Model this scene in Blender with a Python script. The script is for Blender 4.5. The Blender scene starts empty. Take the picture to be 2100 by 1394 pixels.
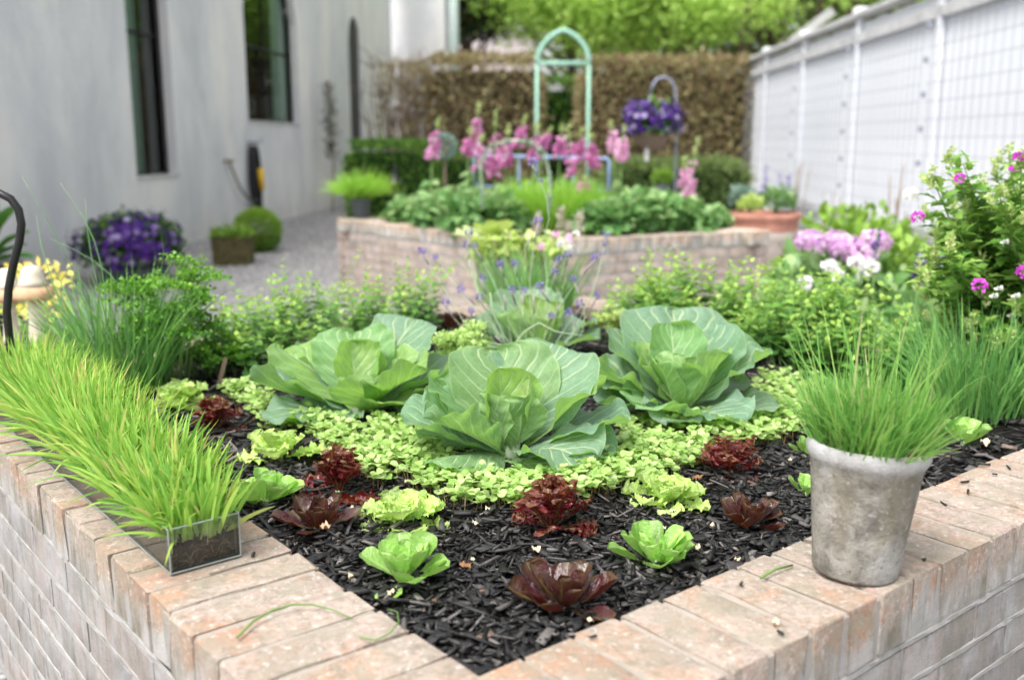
import bpy, math, random
import numpy as np
from math import sin, cos, pi, radians as rad
random.seed(7); RNG = np.random.default_rng(7)
S = bpy.context.scene
COL = S.collection

# ------------------------------------------------------------------ camera, sky, sun, exposure
F, CX, CY = 2040.0, 1050.0, 697.0
PITCH = math.atan(408 / F); CAMZ = 1.2
cam_d = bpy.data.cameras.new('camera'); cam = bpy.data.objects.new('camera', cam_d); COL.objects.link(cam)
cam.location = (0, 0, CAMZ); cam.rotation_euler = (pi / 2 - PITCH, 0, 0)
cam_d.sensor_width = 36; cam_d.lens = F / 2100 * 36
cam_d.clip_start = 0.05; cam_d.clip_end = 500
cam_d.dof.use_dof = True; cam_d.dof.focus_distance = 1.72; cam_d.dof.aperture_fstop = 2.7; cam_d.dof.aperture_blades = 9
S.camera = cam
SUN_EL, SUN_AZ = rad(60), rad(222)        # azimuth clockwise from +Y: behind the camera, a little left
w = bpy.data.worlds.new('World'); S.world = w; w.use_nodes = True
nt = w.node_tree; nt.nodes.clear()
sky = nt.nodes.new('ShaderNodeTexSky'); sky.sky_type = 'NISHITA'; sky.sun_disc = False
sky.sun_elevation = SUN_EL; sky.sun_rotation = SUN_AZ; sky.air_density = 1.0; sky.dust_density = 4.0; sky.ozone_density = 1.0
hs = nt.nodes.new('ShaderNodeHueSaturation'); hs.inputs['Saturation'].default_value = 0.22
bg = nt.nodes.new('ShaderNodeBackground'); bg.inputs[1].default_value = 0.15
wo = nt.nodes.new('ShaderNodeOutputWorld')
nt.links.new(sky.outputs[0], hs.inputs['Color']); nt.links.new(hs.outputs[0], bg.inputs[0]); nt.links.new(bg.outputs[0], wo.inputs[0])
sd = bpy.data.lights.new('sun', 'SUN'); sd.energy = 1.2; sd.angle = rad(22); sd.color = (1, .965, .91)
sun = bpy.data.objects.new('sun', sd); COL.objects.link(sun)
sun.rotation_euler = (pi / 2 - SUN_EL, 0, pi - SUN_AZ)
S.view_settings.view_transform = 'Standard'; S.view_settings.look = 'None'
S.view_settings.gamma = 1; S.view_settings.use_curve_mapping = False
S.view_settings.exposure = 1.2
S.render.engine = 'CYCLES'
S.cycles.max_bounces = 7; S.cycles.diffuse_bounces = 3; S.cycles.glossy_bounces = 3; S.cycles.transmission_bounces = 5
S.cycles.transparent_max_bounces = 6; S.cycles.caustics_reflective = False; S.cycles.caustics_refractive = False
S.cycles.sample_clamp_indirect = 6

# ------------------------------------------------------------------ geometry of the picture -> places
def ray(px, py):
    a, b = px - CX, -(py - CY)
    return np.array([a, F * cos(PITCH) + b * sin(PITCH), -F * sin(PITCH) + b * cos(PITCH)])
def W(px, py, z):                          # where the line of sight meets height z
    r = ray(px, py); k = (z - CAMZ) / r[2]; return np.array([r[0] * k, r[1] * k, z])
def at(px, py, d):                         # point of the line of sight at distance d along +Y
    r = ray(px, py); k = d / r[1]; return np.array([r[0] * k, d, CAMZ + r[2] * k])
aL, aR = rad(39.1), rad(50.9)
DL = np.array([-sin(aL), cos(aL), 0]); DR = np.array([sin(aR), cos(aR), 0])
def LR(l, r, z=0): return DL * l + DR * r + np.array([0, 0, z])
COPE, SOIL = 0.6, 0.572

# ------------------------------------------------------------------ objects
def mesh(name, V, Fc, mat, uv=None, rnd=None, smooth=True):
    me = bpy.data.meshes.new(name)
    V = np.asarray(V, dtype=np.float32)
    if isinstance(Fc, np.ndarray):
        k = Fc.shape[1]; n = len(Fc)
        me.vertices.add(len(V)); me.vertices.foreach_set('co', V.ravel())
        me.loops.add(n * k); me.loops.foreach_set('vertex_index', Fc.astype(np.int32).ravel())
        me.polygons.add(n); me.polygons.foreach_set('loop_start', np.arange(0, n * k, k, dtype=np.int32))
        me.polygons.foreach_set('loop_total', np.full(n, k, dtype=np.int32))
        me.update(calc_edges=True)
    else:
        me.from_pydata([tuple(map(float, v)) for v in V], [], [tuple(int(i) for i in f) for f in Fc])
    if uv is not None:
        at_ = me.attributes.new('puv', 'FLOAT_VECTOR', 'POINT')
        a3 = np.zeros((len(V), 3), dtype=np.float32); a3[:, :2] = uv; at_.data.foreach_set('vector', a3.ravel())
    if rnd is not None:
        at_ = me.attributes.new('rnd', 'FLOAT', 'POINT'); at_.data.foreach_set('value', np.asarray(rnd, dtype=np.float32))
    if smooth: me.polygons.foreach_set('use_smooth', np.ones(len(me.polygons), dtype=bool))
    for m in (mat if isinstance(mat, (list, tuple)) else [mat]): me.materials.append(m)
    me.validate(); return me
def link(name, me, parent=None, loc=None, rot=None, scale=None, color=None):
    o = bpy.data.objects.new(name, me); COL.objects.link(o)
    if parent is not None: o.parent = parent
    if loc is not None: o.location = tuple(map(float, loc))
    if rot is not None: o.rotation_euler = tuple(map(float, rot))
    if scale is not None: o.scale = (scale,) * 3 if isinstance(scale, (int, float)) else tuple(map(float, scale))
    if color is not None: o.color = (*color, 1)
    return o
def tag(o, label=None, cat=None, group=None, kind=None):
    if label: o['label'] = label
    if cat: o['category'] = cat
    if group: o['group'] = group
    if kind: o['kind'] = kind
    return o
def thing(name, label, cat, loc=(0, 0, 0), rotz=0, group=None):
    return tag(link(name, None, loc=loc, rot=(0, 0, rotz)), label, cat, group)

class G:                                   # collects plain shapes for one mesh
    def __init__(s): s.v = []; s.f = []
    def add(s, V, Fc):
        b = len(s.v); s.v += [tuple(map(float, v)) for v in V]; s.f += [tuple(i + b for i in f) for f in Fc]; return s
    def box(s, c, d, R=None, taper=1.0):
        P = []
        for z in (-1, 1):
            t = taper if z > 0 else 1
            for x, y in ((-1, -1), (1, -1), (1, 1), (-1, 1)): P.append((x * d[0] / 2 * t, y * d[1] / 2 * t, z * d[2] / 2))
        P = np.array(P)
        if R is not None: P = P @ np.asarray(R).T
        return s.add(P + np.asarray(c), [(3, 2, 1, 0), (4, 5, 6, 7), (0, 1, 5, 4), (1, 2, 6, 5), (2, 3, 7, 6), (3, 0, 4, 7)])
    def tube(s, pts, r, n=8, cap=True, flat=1.0):
        pts = [np.asarray(p, float) for p in pts]; m = len(pts); rr = r if hasattr(r, '__len__') else [r] * m
        up = np.array([0, 0, 1.0]); V = []; nrm = None
        for i, p in enumerate(pts):
            t = pts[min(i + 1, m - 1)] - pts[max(i - 1, 0)]; t = t / (np.linalg.norm(t) + 1e-9)
            if nrm is None:
                nrm = np.cross(t, up if abs(t[2]) < .9 else np.array([1., 0, 0]))
            nrm = nrm - t * (nrm @ t); nrm /= np.linalg.norm(nrm) + 1e-9; bi = np.cross(t, nrm)
            for k in range(n): V.append(p + (nrm * cos(2 * pi * k / n) + bi * sin(2 * pi * k / n) * flat) * rr[i])
        Fc = [(i * n + k, i * n + (k + 1) % n, (i + 1) * n + (k + 1) % n, (i + 1) * n + k) for i in range(m - 1) for k in range(n)]
        if cap: Fc += [tuple(range(n))[::-1], tuple((m - 1) * n + k for k in range(n))]
        return s.add(V, Fc)
    def lathe(s, prof, n=28, c=(0, 0, 0), wob=0.0, sd=0, close=True):
        V = []; rg = np.random.default_rng(sd); ph = rg.uniform(0, 6.28, 4)
        for (r, z) in prof:
            for k in range(n):
                a = 2 * pi * k / n; q = 1 + wob * (sin(2 * a + ph[0] + z * 9) + .6 * sin(5 * a + ph[1] - z * 23) + .4 * sin(9 * a + ph[2] + z * 60))
                V.append((c[0] + r * q * cos(a), c[1] + r * q * sin(a), c[2] + z + wob * .25 * r * sin(3 * a + ph[3])))
        m = len(prof)
        Fc = [(i * n + k, i * n + (k + 1) % n, (i + 1) * n + (k + 1) % n, (i + 1) * n + k) for i in range(m - 1) for k in range(n)]
        if close: Fc += [tuple(range(n))[::-1], tuple((m - 1) * n + k for k in range(n))]
        return s.add(V, Fc)
    def make(s, name, mat, parent=None, smooth=True, loc=None, rot=None, color=None):
        return link(name, mesh(name, s.v, s.f, mat, smooth=smooth), parent, loc=loc, rot=rot, color=color)

def stamp(T, TF, mats, locs, uv=None, rnd=None):
    """K copies of a small template in one array set."""
    T = np.asarray(T, float); TF = np.asarray(TF, int); K = len(locs); n = len(T)
    V = np.einsum('kij,nj->kni', mats, T) + np.asarray(locs)[:, None, :]
    Fc = TF[None] + (np.arange(K) * n)[:, None, None]
    U = None if uv is None else np.tile(uv, (K, 1))
    r = np.repeat(RNG.random(K) if rnd is None else rnd, n)
    return V.reshape(-1, 3), Fc.reshape(-1, TF.shape[1]), U, r
def joinarr(parts):
    V = []; Fc = []; U = []; Rr = []; b = 0
    for (v, f, u, r) in parts:
        V.append(v); Fc.append(f + b); U.append(u if u is not None else np.zeros((len(v), 2))); Rr.append(r); b += len(v)
    return np.vstack(V), np.vstack(Fc), np.vstack(U), np.concatenate(Rr)
def rot_from(dirs, roll=None, normal=None):
    """matrices whose Y column is dirs, Z column near the given normal (default up, tipped by roll)."""
    Y = dirs / (np.linalg.norm(dirs, axis=1, keepdims=True) + 1e-9)
    N = np.tile([0, 0, 1.0], (len(Y), 1)) if normal is None else np.asarray(normal, float)
    X = np.cross(Y, N); X /= np.linalg.norm(X, axis=1, keepdims=True) + 1e-9
    Z = np.cross(X, Y)
    if roll is not None:
        c, s_ = np.cos(roll)[:, None], np.sin(roll)[:, None]; X, Z = X * c + Z * s_, Z * c - X * s_
    return np.stack([X, Y, Z], axis=2)
def rdirs(n, elmin=-90, elmax=90, rng=RNG):
    az = rng.uniform(0, 2 * pi, n); lo, hi = sin(rad(elmin)), sin(rad(elmax)); z = rng.uniform(lo, hi, n); c = np.sqrt(1 - z * z)
    return np.stack([c * np.cos(az), c * np.sin(az), z], 1)

def gridfaces(nu, nv):
    q = []
    for j in range(nv):
        for i in range(nu): a = j * (nu + 1) + i; q.append((a, a + 1, a + nu + 2, a + nu + 1))
    return np.array(q)
def leafT(nu=2, nv=4, width=.5, fold=.15, bend=.25, pet=.0, peak=.42, serr=0):
    """small leaf template of length 1 along +Y, normal +Z"""
    V = []; U = []
    for j in range(nv + 1):
        v = j / nv; vv = max(0, (v - pet) / (1 - pet)); pk = math.log(.5) / math.log(peak)
        wv = width * .5 * sin(pi * vv ** pk) ** .8 if 0 < vv < 1 else 0
        wv = max(wv, .015)
        if serr: wv *= 1 + serr * (1 if j % 2 else -1)
        for i in range(nu + 1):
            u = i / nu * 2 - 1; V.append((u * wv, v * (1 - bend * .25 * v), fold * abs(u) * wv * 2 - bend * v * v * .5)); U.append((u, v))
    return np.array(V), gridfaces(nu, nv), np.array(U)

def blades(base, dirv, length, width, droop, seg=5, fold=0.0, rng=RNG, kink=None):
    """ribbons: base Kx3, initial direction Kx3, curved by droop towards their horizontal heading"""
    K = len(base); d = dirv / np.linalg.norm(dirv, axis=1, keepdims=True)
    h = d.copy(); h[:, 2] = 0; hn = np.linalg.norm(h, axis=1, keepdims=True); rnd_h = rdirs(K, -1, 1, rng)
    h = np.where(hn > .05, h / (hn + 1e-9), rnd_h)
    t = np.linspace(0, 1, seg + 1)
    L = length[:, None, None]; D = droop[:, None, None]
    P = base[:, None, :] + d[:, None, :] * (t[None, :, None] * L) + h[:, None, :] * (t ** 2)[None, :, None] * L * D * .55
    P[..., 2] -= ((t ** 2.2)[None, :] * length[:, None] * droop[:, None] * .6)
    side = np.cross(d, h); sn = np.linalg.norm(side, axis=1, keepdims=True)
    tw = rng.uniform(0, pi, K); s0 = rdirs(K, -5, 5, rng)
    side = np.where(sn > .1, side / (sn + 1e-9), s0); nrm = np.cross(side, d)
    side = side * np.cos(tw * .5)[:, None] + nrm * np.sin(tw * .5)[:, None]
    wt = np.clip(1.15 - t, 0, 1) ** .6 * (.55 + .45 * np.minimum(1, t * 4)); wt[-1] = .06
    Wd = width[:, None, None] * wt[None, :, None] * .5
    A = P - side[:, None, :] * Wd; B = P + side[:, None, :] * Wd
    V = np.stack([A, B], 2).reshape(-1, 3)
    k = (np.arange(K) * 2 * (seg + 1))[:, None]; j = np.arange(seg)[None, :] * 2
    Fc = np.stack([k + j, k + j + 1, k + j + 3, k + j + 2], 2).reshape(-1, 4)
    U = np.tile(np.stack([np.tile([-1., 1.], seg + 1), np.repeat(t, 2)], 1), (K, 1))
    return V, Fc, U, np.repeat(rng.random(K), 2 * (seg + 1))

def big_leaf(Lg, Wd, nu=20, nv=24, bend=30, cup=.35, ruff=.06, frq=3.2, seed=0, pet=.12, petw=.07, tip=.8, peak=.62, pucker=.0, lobes=0, lobeamp=0, wave=.03):
    """broad leaf starting along +Y, face +Z; bend>0 curls the tip towards +Z (degrees over its length)"""
    rg = np.random.default_rng(seed); ph = rg.uniform(0, 6.28, 8)
    V = []; U = []; th = 0; y = z = 0
    pk = math.log(.5) / math.log(peak)
    for j in range(nv + 1):
        v = j / nv
        if j: th = rad(bend) * v; y += cos(th) * Lg / nv; z += sin(th) * Lg / nv
        vv = min(1, max(0, (v - pet) / (1 - pet)))
        wv = (max(0, sin(pi * vv ** pk)) ** (tip * (.75 if vv > peak else 1))) * Wd / 2 if 0 < vv < 1 else 0
        wv *= 1 + .05 * sin(vv * 9 + ph[0])
        wv = max(wv, petw * Wd * (1 if v < .5 else .25 if v < 1 else .1))
        for i in range(nu + 1):
            u = i / nu * 2 - 1; au = abs(u); sd_ = 1 if u > 0 else -1
            wl = wv
            if lobes < 0: wl = wv * (1 + (lobeamp * (abs(((-lobes * vv + .15 * sd_ + ph[1]) % 1) * 2 - 1) * 2 - 1) * (.25 + au) + .25 * lobeamp * sin(31 * vv + ph[2] * sd_)) * (au > .2))
            elif lobes: wl = wv * (1 + lobeamp * sin(lobes * vv * 2 * pi + ph[1] + sd_) * (au > .3) * au + lobeamp * .6 * sin(lobes * 2.7 * vv * 2 * pi + ph[2] * sd_) * au ** 2)
            n = cup * au ** 1.6 * wv * min(1, 2.2 * vv + .1)
            n += ruff * Wd * au ** 2.6 * (sin(frq * 2 * pi * v + ph[3] + sd_ * 1.1) + .55 * sin(frq * 2.3 * 2 * pi * v + ph[4] * sd_)) * min(1, 3 * vv)
            n += wave * Wd * (sin(2.2 * u + 4 * v + ph[5]) * .6 + sin(4.1 * u * sd_ - 6 * v + ph[6]) * .4) * min(1, 2 * vv)
            if pucker and vv > 0: n += pucker * Wd * sin(pi * ((v - .42 * au) * 7.5)) ** 2 * min(1, 4 * au) * (1 - au ** 6) * min(1, wv / (Wd * .2))
            n -= .03 * Wd * math.exp(-(u * wv / (Wd * .03)) ** 2) * (1 - v)
            dy = au ** 2 * wv * .12
            V.append((u * wl * cos(min(1.2, cup * au * .7)), y + dy * cos(th) - n * sin(th), z + n * cos(th) + dy * sin(th))); U.append((u, v))
    return np.array(V), gridfaces(nu, nv), np.array(U)

# ------------------------------------------------------------------ materials
MATS = {}
class N:
    def __init__(s, name, rough=.7, spec=.3):
        s.m = bpy.data.materials.new(name); s.m.use_nodes = True; s.t = s.m.node_tree; s.t.nodes.clear()
        s.o = s.t.nodes.new('ShaderNodeOutputMaterial'); s.b = s.t.nodes.new('ShaderNodeBsdfPrincipled')
        s.b.inputs['Roughness'].default_value = rough; s.b.inputs['Specular IOR Level'].default_value = spec
        s.l(s.b.outputs[0], s.o.inputs[0])
    def l(s, a, b): s.t.links.new(a, b)
    def n(s, ty, **kw):
        x = s.t.nodes.new(ty)
        for k, v in kw.items(): setattr(x, k, v)
        return x
    def inp(s, sock, v):
        if isinstance(v, bpy.types.NodeSocket): s.l(v, sock)
        elif v is not None:
            sock.default_value = (*v, 1) if isinstance(v, (tuple, list)) and len(v) == 3 and sock.type == 'RGBA' else v
    def math(s, op, a, b=None, clamp=False):
        x = s.n('ShaderNodeMath', operation=op, use_clamp=clamp); s.inp(x.inputs[0], a); s.inp(x.inputs[1], b); return x.outputs[0]
    def mix(s, f, a, b, mode='MIX'):
        x = s.n('ShaderNodeMix', data_type='RGBA', blend_type=mode); s.inp(x.inputs[0], f); s.inp(x.inputs[6], a); s.inp(x.inputs[7], b); return x.outputs[2]
    def coord(s, which='Object', scale=(1, 1, 1), off=None):
        c = s.n('ShaderNodeTexCoord').outputs[which]; m = s.n('ShaderNodeMapping'); m.inputs['Scale'].default_value = scale; s.l(c, m.inputs[0])
        if off is not None: s.l(off, m.inputs['Location'])
        return m.outputs[0]
    def wpos(s, scale=(1, 1, 1)):
        g = s.n('ShaderNodeNewGeometry').outputs['Position']; m = s.n('ShaderNodeMapping'); m.inputs['Scale'].default_value = scale; s.l(g, m.inputs[0]); return m.outputs[0]
    def noise(s, vec, sc, det=4, rough=.55, dist=0):
        x = s.n('ShaderNodeTexNoise'); x.inputs['Scale'].default_value = sc; x.inputs['Detail'].default_value = det; x.inputs['Roughness'].default_value = rough; x.inputs['Distortion'].default_value = dist
        if vec is not None: s.l(vec, x.inputs['Vector'])
        return x.outputs['Fac']
    def vor(s, vec, sc, feat='F1', out='Distance'):
        x = s.n('ShaderNodeTexVoronoi', feature=feat); x.inputs['Scale'].default_value = sc
        if vec is not None: s.l(vec, x.inputs['Vector'])
        return x.outputs[out]
    def ramp(s, f, stops, interp='LINEAR'):
        x = s.n('ShaderNodeValToRGB'); s.l(f, x.inputs[0]); r = x.color_ramp; r.interpolation = interp
        while len(r.elements) < len(stops): r.elements.new(.5)
        for e, (p, c) in zip(r.elements, stops):
            e.position = p; e.color = (*c, 1) if isinstance(c, (tuple, list)) else (c, c, c, 1)
        return x.outputs[0]
    def attr(s, n, out='Fac'): return s.n('ShaderNodeAttribute', attribute_name=n).outputs[out]
    def bump(s, h, st=.3, d=.01):
        x = s.n('ShaderNodeBump'); x.inputs['Strength'].default_value = st; x.inputs['Distance'].default_value = d; s.l(h, x.inputs['Height']); s.l(x.outputs[0], s.b.inputs['Normal']); return x.outputs[0]
    def col(s, c): s.inp(s.b.inputs['Base Color'], c); return s
    def leafy(s, c, tr=.35, trc=None):
        """diffuse face plus light coming through"""
        s.col(c); t = s.n('ShaderNodeBsdfTranslucent'); s.inp(t.inputs[0], trc if trc is not None else c)
        m = s.n('ShaderNodeMixShader'); m.inputs[0].default_value = tr; s.l(s.b.outputs[0], m.inputs[1]); s.l(t.outputs[0], m.inputs[2]); s.l(m.outputs[0], s.o.inputs[0]); return s

def plain(name, c, rough=.6, spec=.3, metal=0, var=.12, sc=30, bump=0):
    x = N(name, rough, spec); x.b.inputs['Metallic'].default_value = metal
    f = x.noise(x.coord(), sc, 4); x.col(x.ramp(f, [(.3, tuple(k * (1 - var) for k in c)), (.7, tuple(min(1, k * (1 + var)) for k in c))]))
    if bump: x.bump(f, bump, .004)
    return x.m
def foliage(name, stops, tr=.35, rough=.5, spec=.35, along=None, sat=1.35):
    """leaves coloured by a value per leaf; along = colour mixed in towards the leaf base"""
    x = N(name, rough, spec); c = x.ramp(x.attr('rnd'), stops)
    if along:
        sp = x.n('ShaderNodeSeparateXYZ'); x.l(x.attr('puv', 'Vector'), sp.inputs[0])
        c = x.mix(x.ramp(sp.outputs[1], [(0, 1), (along[1], 0)]), c, along[0])
    g = x.n('ShaderNodeHueSaturation'); g.inputs['Saturation'].default_value = sat * .74; g.inputs['Value'].default_value = 1.35; g.inputs['Hue'].default_value = .485; x.l(c, g.inputs['Color'])
    x.leafy(c, tr, g.outputs[0]); return x.m

def mat_brick(name, wash=.5, top=False, gain=1.0):
    """fired brick, orange to rose per brick, with grey-white lime wash and lichen over it"""
    x = N(name, .88, .25)
    oi = x.n('ShaderNodeObjectInfo'); rn = oi.outputs['Random']; p = x.wpos()
    base = x.ramp(rn, [(0, (.38, .205, .13)), (.3, (.40, .26, .17)), (.55, (.38, .20, .155)), (.8, (.41, .29, .205)), (1, (.36, .175, .14))])
    n1 = x.noise(p, 22, 6, .65); n2 = x.noise(p, 130, 5, .7); n3 = x.noise(p, 7, 5, .6, .6)
    c = x.mix(x.ramp(n1, [(.38, .15), (.60, .85)]), base, (.42, .29, .215))
    c = x.mix(x.ramp(n2, [(.35, .4), (.5, 0)]), c, (.25, .16, .11))
    lime = x.mix(x.ramp(n2, [(.4, 0), (.65, 1)]), (.33, .32, .30), (.50, .485, .46))
    if top:
        m = x.math('MULTIPLY', x.ramp(x.math('ADD', n3, x.math('MULTIPLY', n2, .35)), [(.58, 0), (.70, 1)]), wash, True)
        c = x.mix(m, c, lime)
        c = x.mix(x.ramp(x.noise(p, 11, 5, .7), [(.46, 0), (.62, .6)]), c, (.28, .245, .195)); c = x.mix(x.ramp(x.noise(p, 48, 6, .8), [(.51, 0), (.58, .65)]), c, (.215, .19, .15)); c = x.mix(x.ramp(x.noise(p, 75, 6, .8), [(.56, 0), (.62, .75)]), c, (.56, .53, .48)); c = x.mix(x.ramp(x.noise(p, 17, 5, .7, .5), [(.50, 0), (.60, .55)]), c, (.30, .275, .215))
    else:
        pv = x.wpos((1, 1, .35)); n4 = x.noise(pv, 16, 6, .65, .4)
        m = x.ramp(x.math('ADD', n4, x.math('MULTIPLY', x.math('SUBTRACT', rn, .5), .12)), [(.40, min(1, .25 + wash * .68)), (.62, min(1, wash * .62))])
        c = x.mix(m, c, x.mix(x.noise(p, 60, 4), (.30, .295, .295), (.45, .445, .445)))
        pv2 = x.wpos((1, 1, .42)); c = x.mix(x.ramp(x.noise(pv2, 9, 7, .75, .3), [(.46, 0), (.64, .62)]), c, (.19, .18, .14)); c = x.mix(x.ramp(x.noise(pv2, 26, 6, .7), [(.52, 0), (.66, .5)]), c, (.13, .12, .10))
    c = x.mix(x.ramp(x.vor(p, 210), [(.0, .75), (.16, 0)]), c, (.12, .10, .08))
    if top:
        zz = x.n('ShaderNodeSeparateXYZ'); x.l(p, zz.inputs[0]); zn = x.math('ADD', zz.outputs[2], x.math('MULTIPLY', x.math('SUBTRACT', x.noise(x.wpos((1, 1, .5)), 24, 5, .7), .5), .16))
        c = x.mix(x.math('MULTIPLY', x.ramp(x.math('SUBTRACT', zn, .5), [(.035, 1), (.062, 0)]), .80), c, x.mix(x.ramp(x.noise(x.wpos((1, 1, .25)), 20, 6, .7), [(.4, 0), (.62, 1)]), (.42, .41, .40), (.17, .16, .12)))
    hv_ = x.n('ShaderNodeHueSaturation'); hv_.inputs['Value'].default_value = gain; hv_.inputs['Saturation'].default_value = 1.04; x.l(c, hv_.inputs['Color']); x.col(hv_.outputs[0])
    x.bump(x.math('ADD', x.math('MULTIPLY', n2, .6), x.math('ADD', n1, x.math('MULTIPLY', x.noise(p, 420, 3), .3))), .65, .006); return x.m
def mat_mortar(name, c1=(.20, .195, .18), c2=(.33, .325, .31)):
    x = N(name, .95, .15); p = x.wpos(); n1 = x.noise(p, 40, 6, .7); n2 = x.noise(p, 7, 4)
    c = x.mix(n1, c1, c2); zm = x.n('ShaderNodeSeparateXYZ'); x.l(p, zm.inputs[0]); c = x.mix(x.ramp(x.math('SUBTRACT', zm.outputs[2], .5), [(.05, .85), (.085, 0)]), c, x.mix(n1, (.27, .265, .26), (.43, .425, .42))); c = x.mix(x.ramp(x.noise(x.wpos((1, 1, .2)), 12, 6, .7), [(.48, 0), (.68, .65)]), c, (.19, .19, .14)); x.col(c); x.bump(n1, .8, .006); return x.m

def mat_cabbage():
    x = N('cabbage_leaf', .42, .35); oc = x.n('ShaderNodeObjectInfo').outputs['Color']; rn = x.n('ShaderNodeObjectInfo').outputs['Random']
    sp = x.n('ShaderNodeSeparateXYZ'); x.l(x.attr('puv', 'Vector'), sp.inputs[0]); u, v = sp.outputs[0], sp.outputs[1]
    p = x.coord('Object', (1, 1, 1)); ds = x.math('MULTIPLY', x.math('SUBTRACT', x.noise(p, 22, 2), .5), .10)
    au = x.math('ABSOLUTE', u)
    t = x.math('MULTIPLY', x.math('ADD', x.math('SUBTRACT', v, x.math('MULTIPLY', x.math('POWER', au, .85), .46)), ds), 6.3)
    d = x.math('MULTIPLY', x.math('ABSOLUTE', x.math('SUBTRACT', x.math('FRACT', t), .5)), 2)         # 1 at a vein line
    side = x.math('MULTIPLY', x.ramp(d, [(.80, 0), (.93, 1)]), x.ramp(au, [(0, 1), (.55, .8), (.95, .2)]))
    mid = x.ramp(x.math('ADD', au, x.math('MULTIPLY', v, .035)), [(.03, 1), (.075, 0)])
    net = x.math('MULTIPLY', x.ramp(x.vor(p, 62, 'DISTANCE_TO_EDGE'), [(0, 1), (.055, 0)]), .28)
    vein = x.math('MAXIMUM', x.math('MAXIMUM', side, mid), net)
    c = x.mix(x.ramp(x.noise(p, 14, 4), [(.35, 0), (.7, .45)]), oc, (.20, .36, .20))
    c = x.mix(x.ramp(x.noise(p, 55, 4), [(.45, 0), (.75, .25)]), c, (.05, .13, .06))
    bk = x.n('ShaderNodeNewGeometry').outputs['Backfacing']
    c = x.mix(x.math('MULTIPLY', bk, .45), c, (.25, .42, .22))
    edge = x.ramp(au, [(.965, 0), (1, .5)])
    c = x.mix(x.math('MAXIMUM', x.math('MULTIPLY', vein, .85), edge), c, (.58, .70, .42))
    tc = x.mix(.65, c, (.36, .66, .06)); x.leafy(c, .42, tc)
    bn = x.bump(x.math('SUBTRACT', x.math('MULTIPLY', x.noise(p, 30, 3), .5), x.math('MULTIPLY', vein, .8)), .55, .003); return x.m
def mat_lettuce(name, c0, c1, base, tr=.3, rough=.32, spec=.5, trc=None, net=70):
    """c0 outer colour, c1 blotch colour, base = colour at the rib"""
    x = N(name, rough, spec); rn = x.n('ShaderNodeObjectInfo').outputs['Random']
    sp = x.n('ShaderNodeSeparateXYZ'); x.l(x.attr('puv', 'Vector'), sp.inputs[0]); u, v = sp.outputs[0], sp.outputs[1]; au = x.math('ABSOLUTE', u)
    p = x.coord('Object'); n1 = x.noise(p, 45, 4)
    c = x.mix(x.ramp(x.math('ADD', n1, x.math('MULTIPLY', x.math('SUBTRACT', rn, .5), .25)), [(.35, 0), (.65, 1)]), c0, c1)
    c = x.mix(x.math('MULTIPLY', x.ramp(au, [(0, 1), (.5, .15), (1, 0)]), x.ramp(v, [(.1, 1), (.8, 0)])), c, base)
    mid = x.ramp(x.math('ADD', au, x.math('MULTIPLY', v, .05)), [(.05, 1), (.13, 0)])
    t = x.math('MULTIPLY', x.math('SUBTRACT', v, x.math('MULTIPLY', au, .4)), 5.5)
    side = x.math('MULTIPLY', x.ramp(x.math('MULTIPLY', x.math('ABSOLUTE', x.math('SUBTRACT', x.math('FRACT', t), .5)), 2), [(.88, 0), (.98, 1)]), x.math('SUBTRACT', 1, au))
    c = x.mix(x.math('MULTIPLY', x.math('MAXIMUM', mid, x.math('MULTIPLY', side, .6)), .55), c, base)
    hv_ = x.n('ShaderNodeHueSaturation'); x.l(c, hv_.inputs['Color']); x.l(x.math('ADD', .62, x.math('MULTIPLY', rn, .75)), hv_.inputs['Value']); c = hv_.outputs[0]
    c = x.mix(x.math('MULTIPLY', x.ramp(v, [(.0, 0), (.7, 0), (1, .35)]), 1), c, base)
    if trc: x.leafy(c, tr, x.mix(.5, c, trc))
    else: x.leafy(c, tr)
    x.bump(x.math('SUBTRACT', x.math('MULTIPLY', x.noise(p, 9, 2), 1.2), x.math('MAXIMUM', mid, side)), .22 if net < 100 else .4, .02); return x.m

def mat_stucco():
    x = N('stucco', .92, .2); p = x.wpos(); pv = x.wpos((1, 1, .45))
    c = x.ramp(x.noise(pv, 1.1, 6, .6, .3), [(.32, (.57, .58, .60)), (.5, (.70, .70, .70)), (.66, (.79, .77, .735))])
    z = x.n('ShaderNodeSeparateXYZ'); x.l(p, z.inputs[0])
    low_warm = x.math('MULTIPLY', x.ramp(x.math('ADD', z.outputs[2], x.math('MULTIPLY', x.noise(pv, 3, 5), 1.2)), [(.35, 1), (1.4, 0)]), .35)  # browner tone towards the wall foot, broken up by noise
    c = x.mix(low_warm, c, (.50, .43, .33)); c = x.mix(x.ramp(x.noise(pv, 5, 6, .7), [(.52, 0), (.8, .28)]), c, (.36, .36, .36))
    x.col(c); x.bump(x.noise(p, 18, 6), .35, .02); return x.m
def mat_gravel():
    x = N('gravel', .95, .15); p = x.wpos(); vd = x.vor(p, 42); vc = x.vor(p, 42, out='Color'); sp = x.n('ShaderNodeSeparateColor'); x.l(vc, sp.inputs[0])
    c = x.ramp(sp.outputs[0], [(0, (.22, .21, .21)), (.5, (.36, .35, .35)), (1, (.52, .50, .49))])
    c = x.mix(x.ramp(vd, [(.45, 0), (.8, .7)]), c, (.13, .12, .12)); c = x.mix(x.ramp(x.noise(p, .9, 4), [(.45, 0), (.75, .35)]), c, (.24, .23, .23))
    x.col(c); x.bump(vd, .8, .02); return x.m
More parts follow.
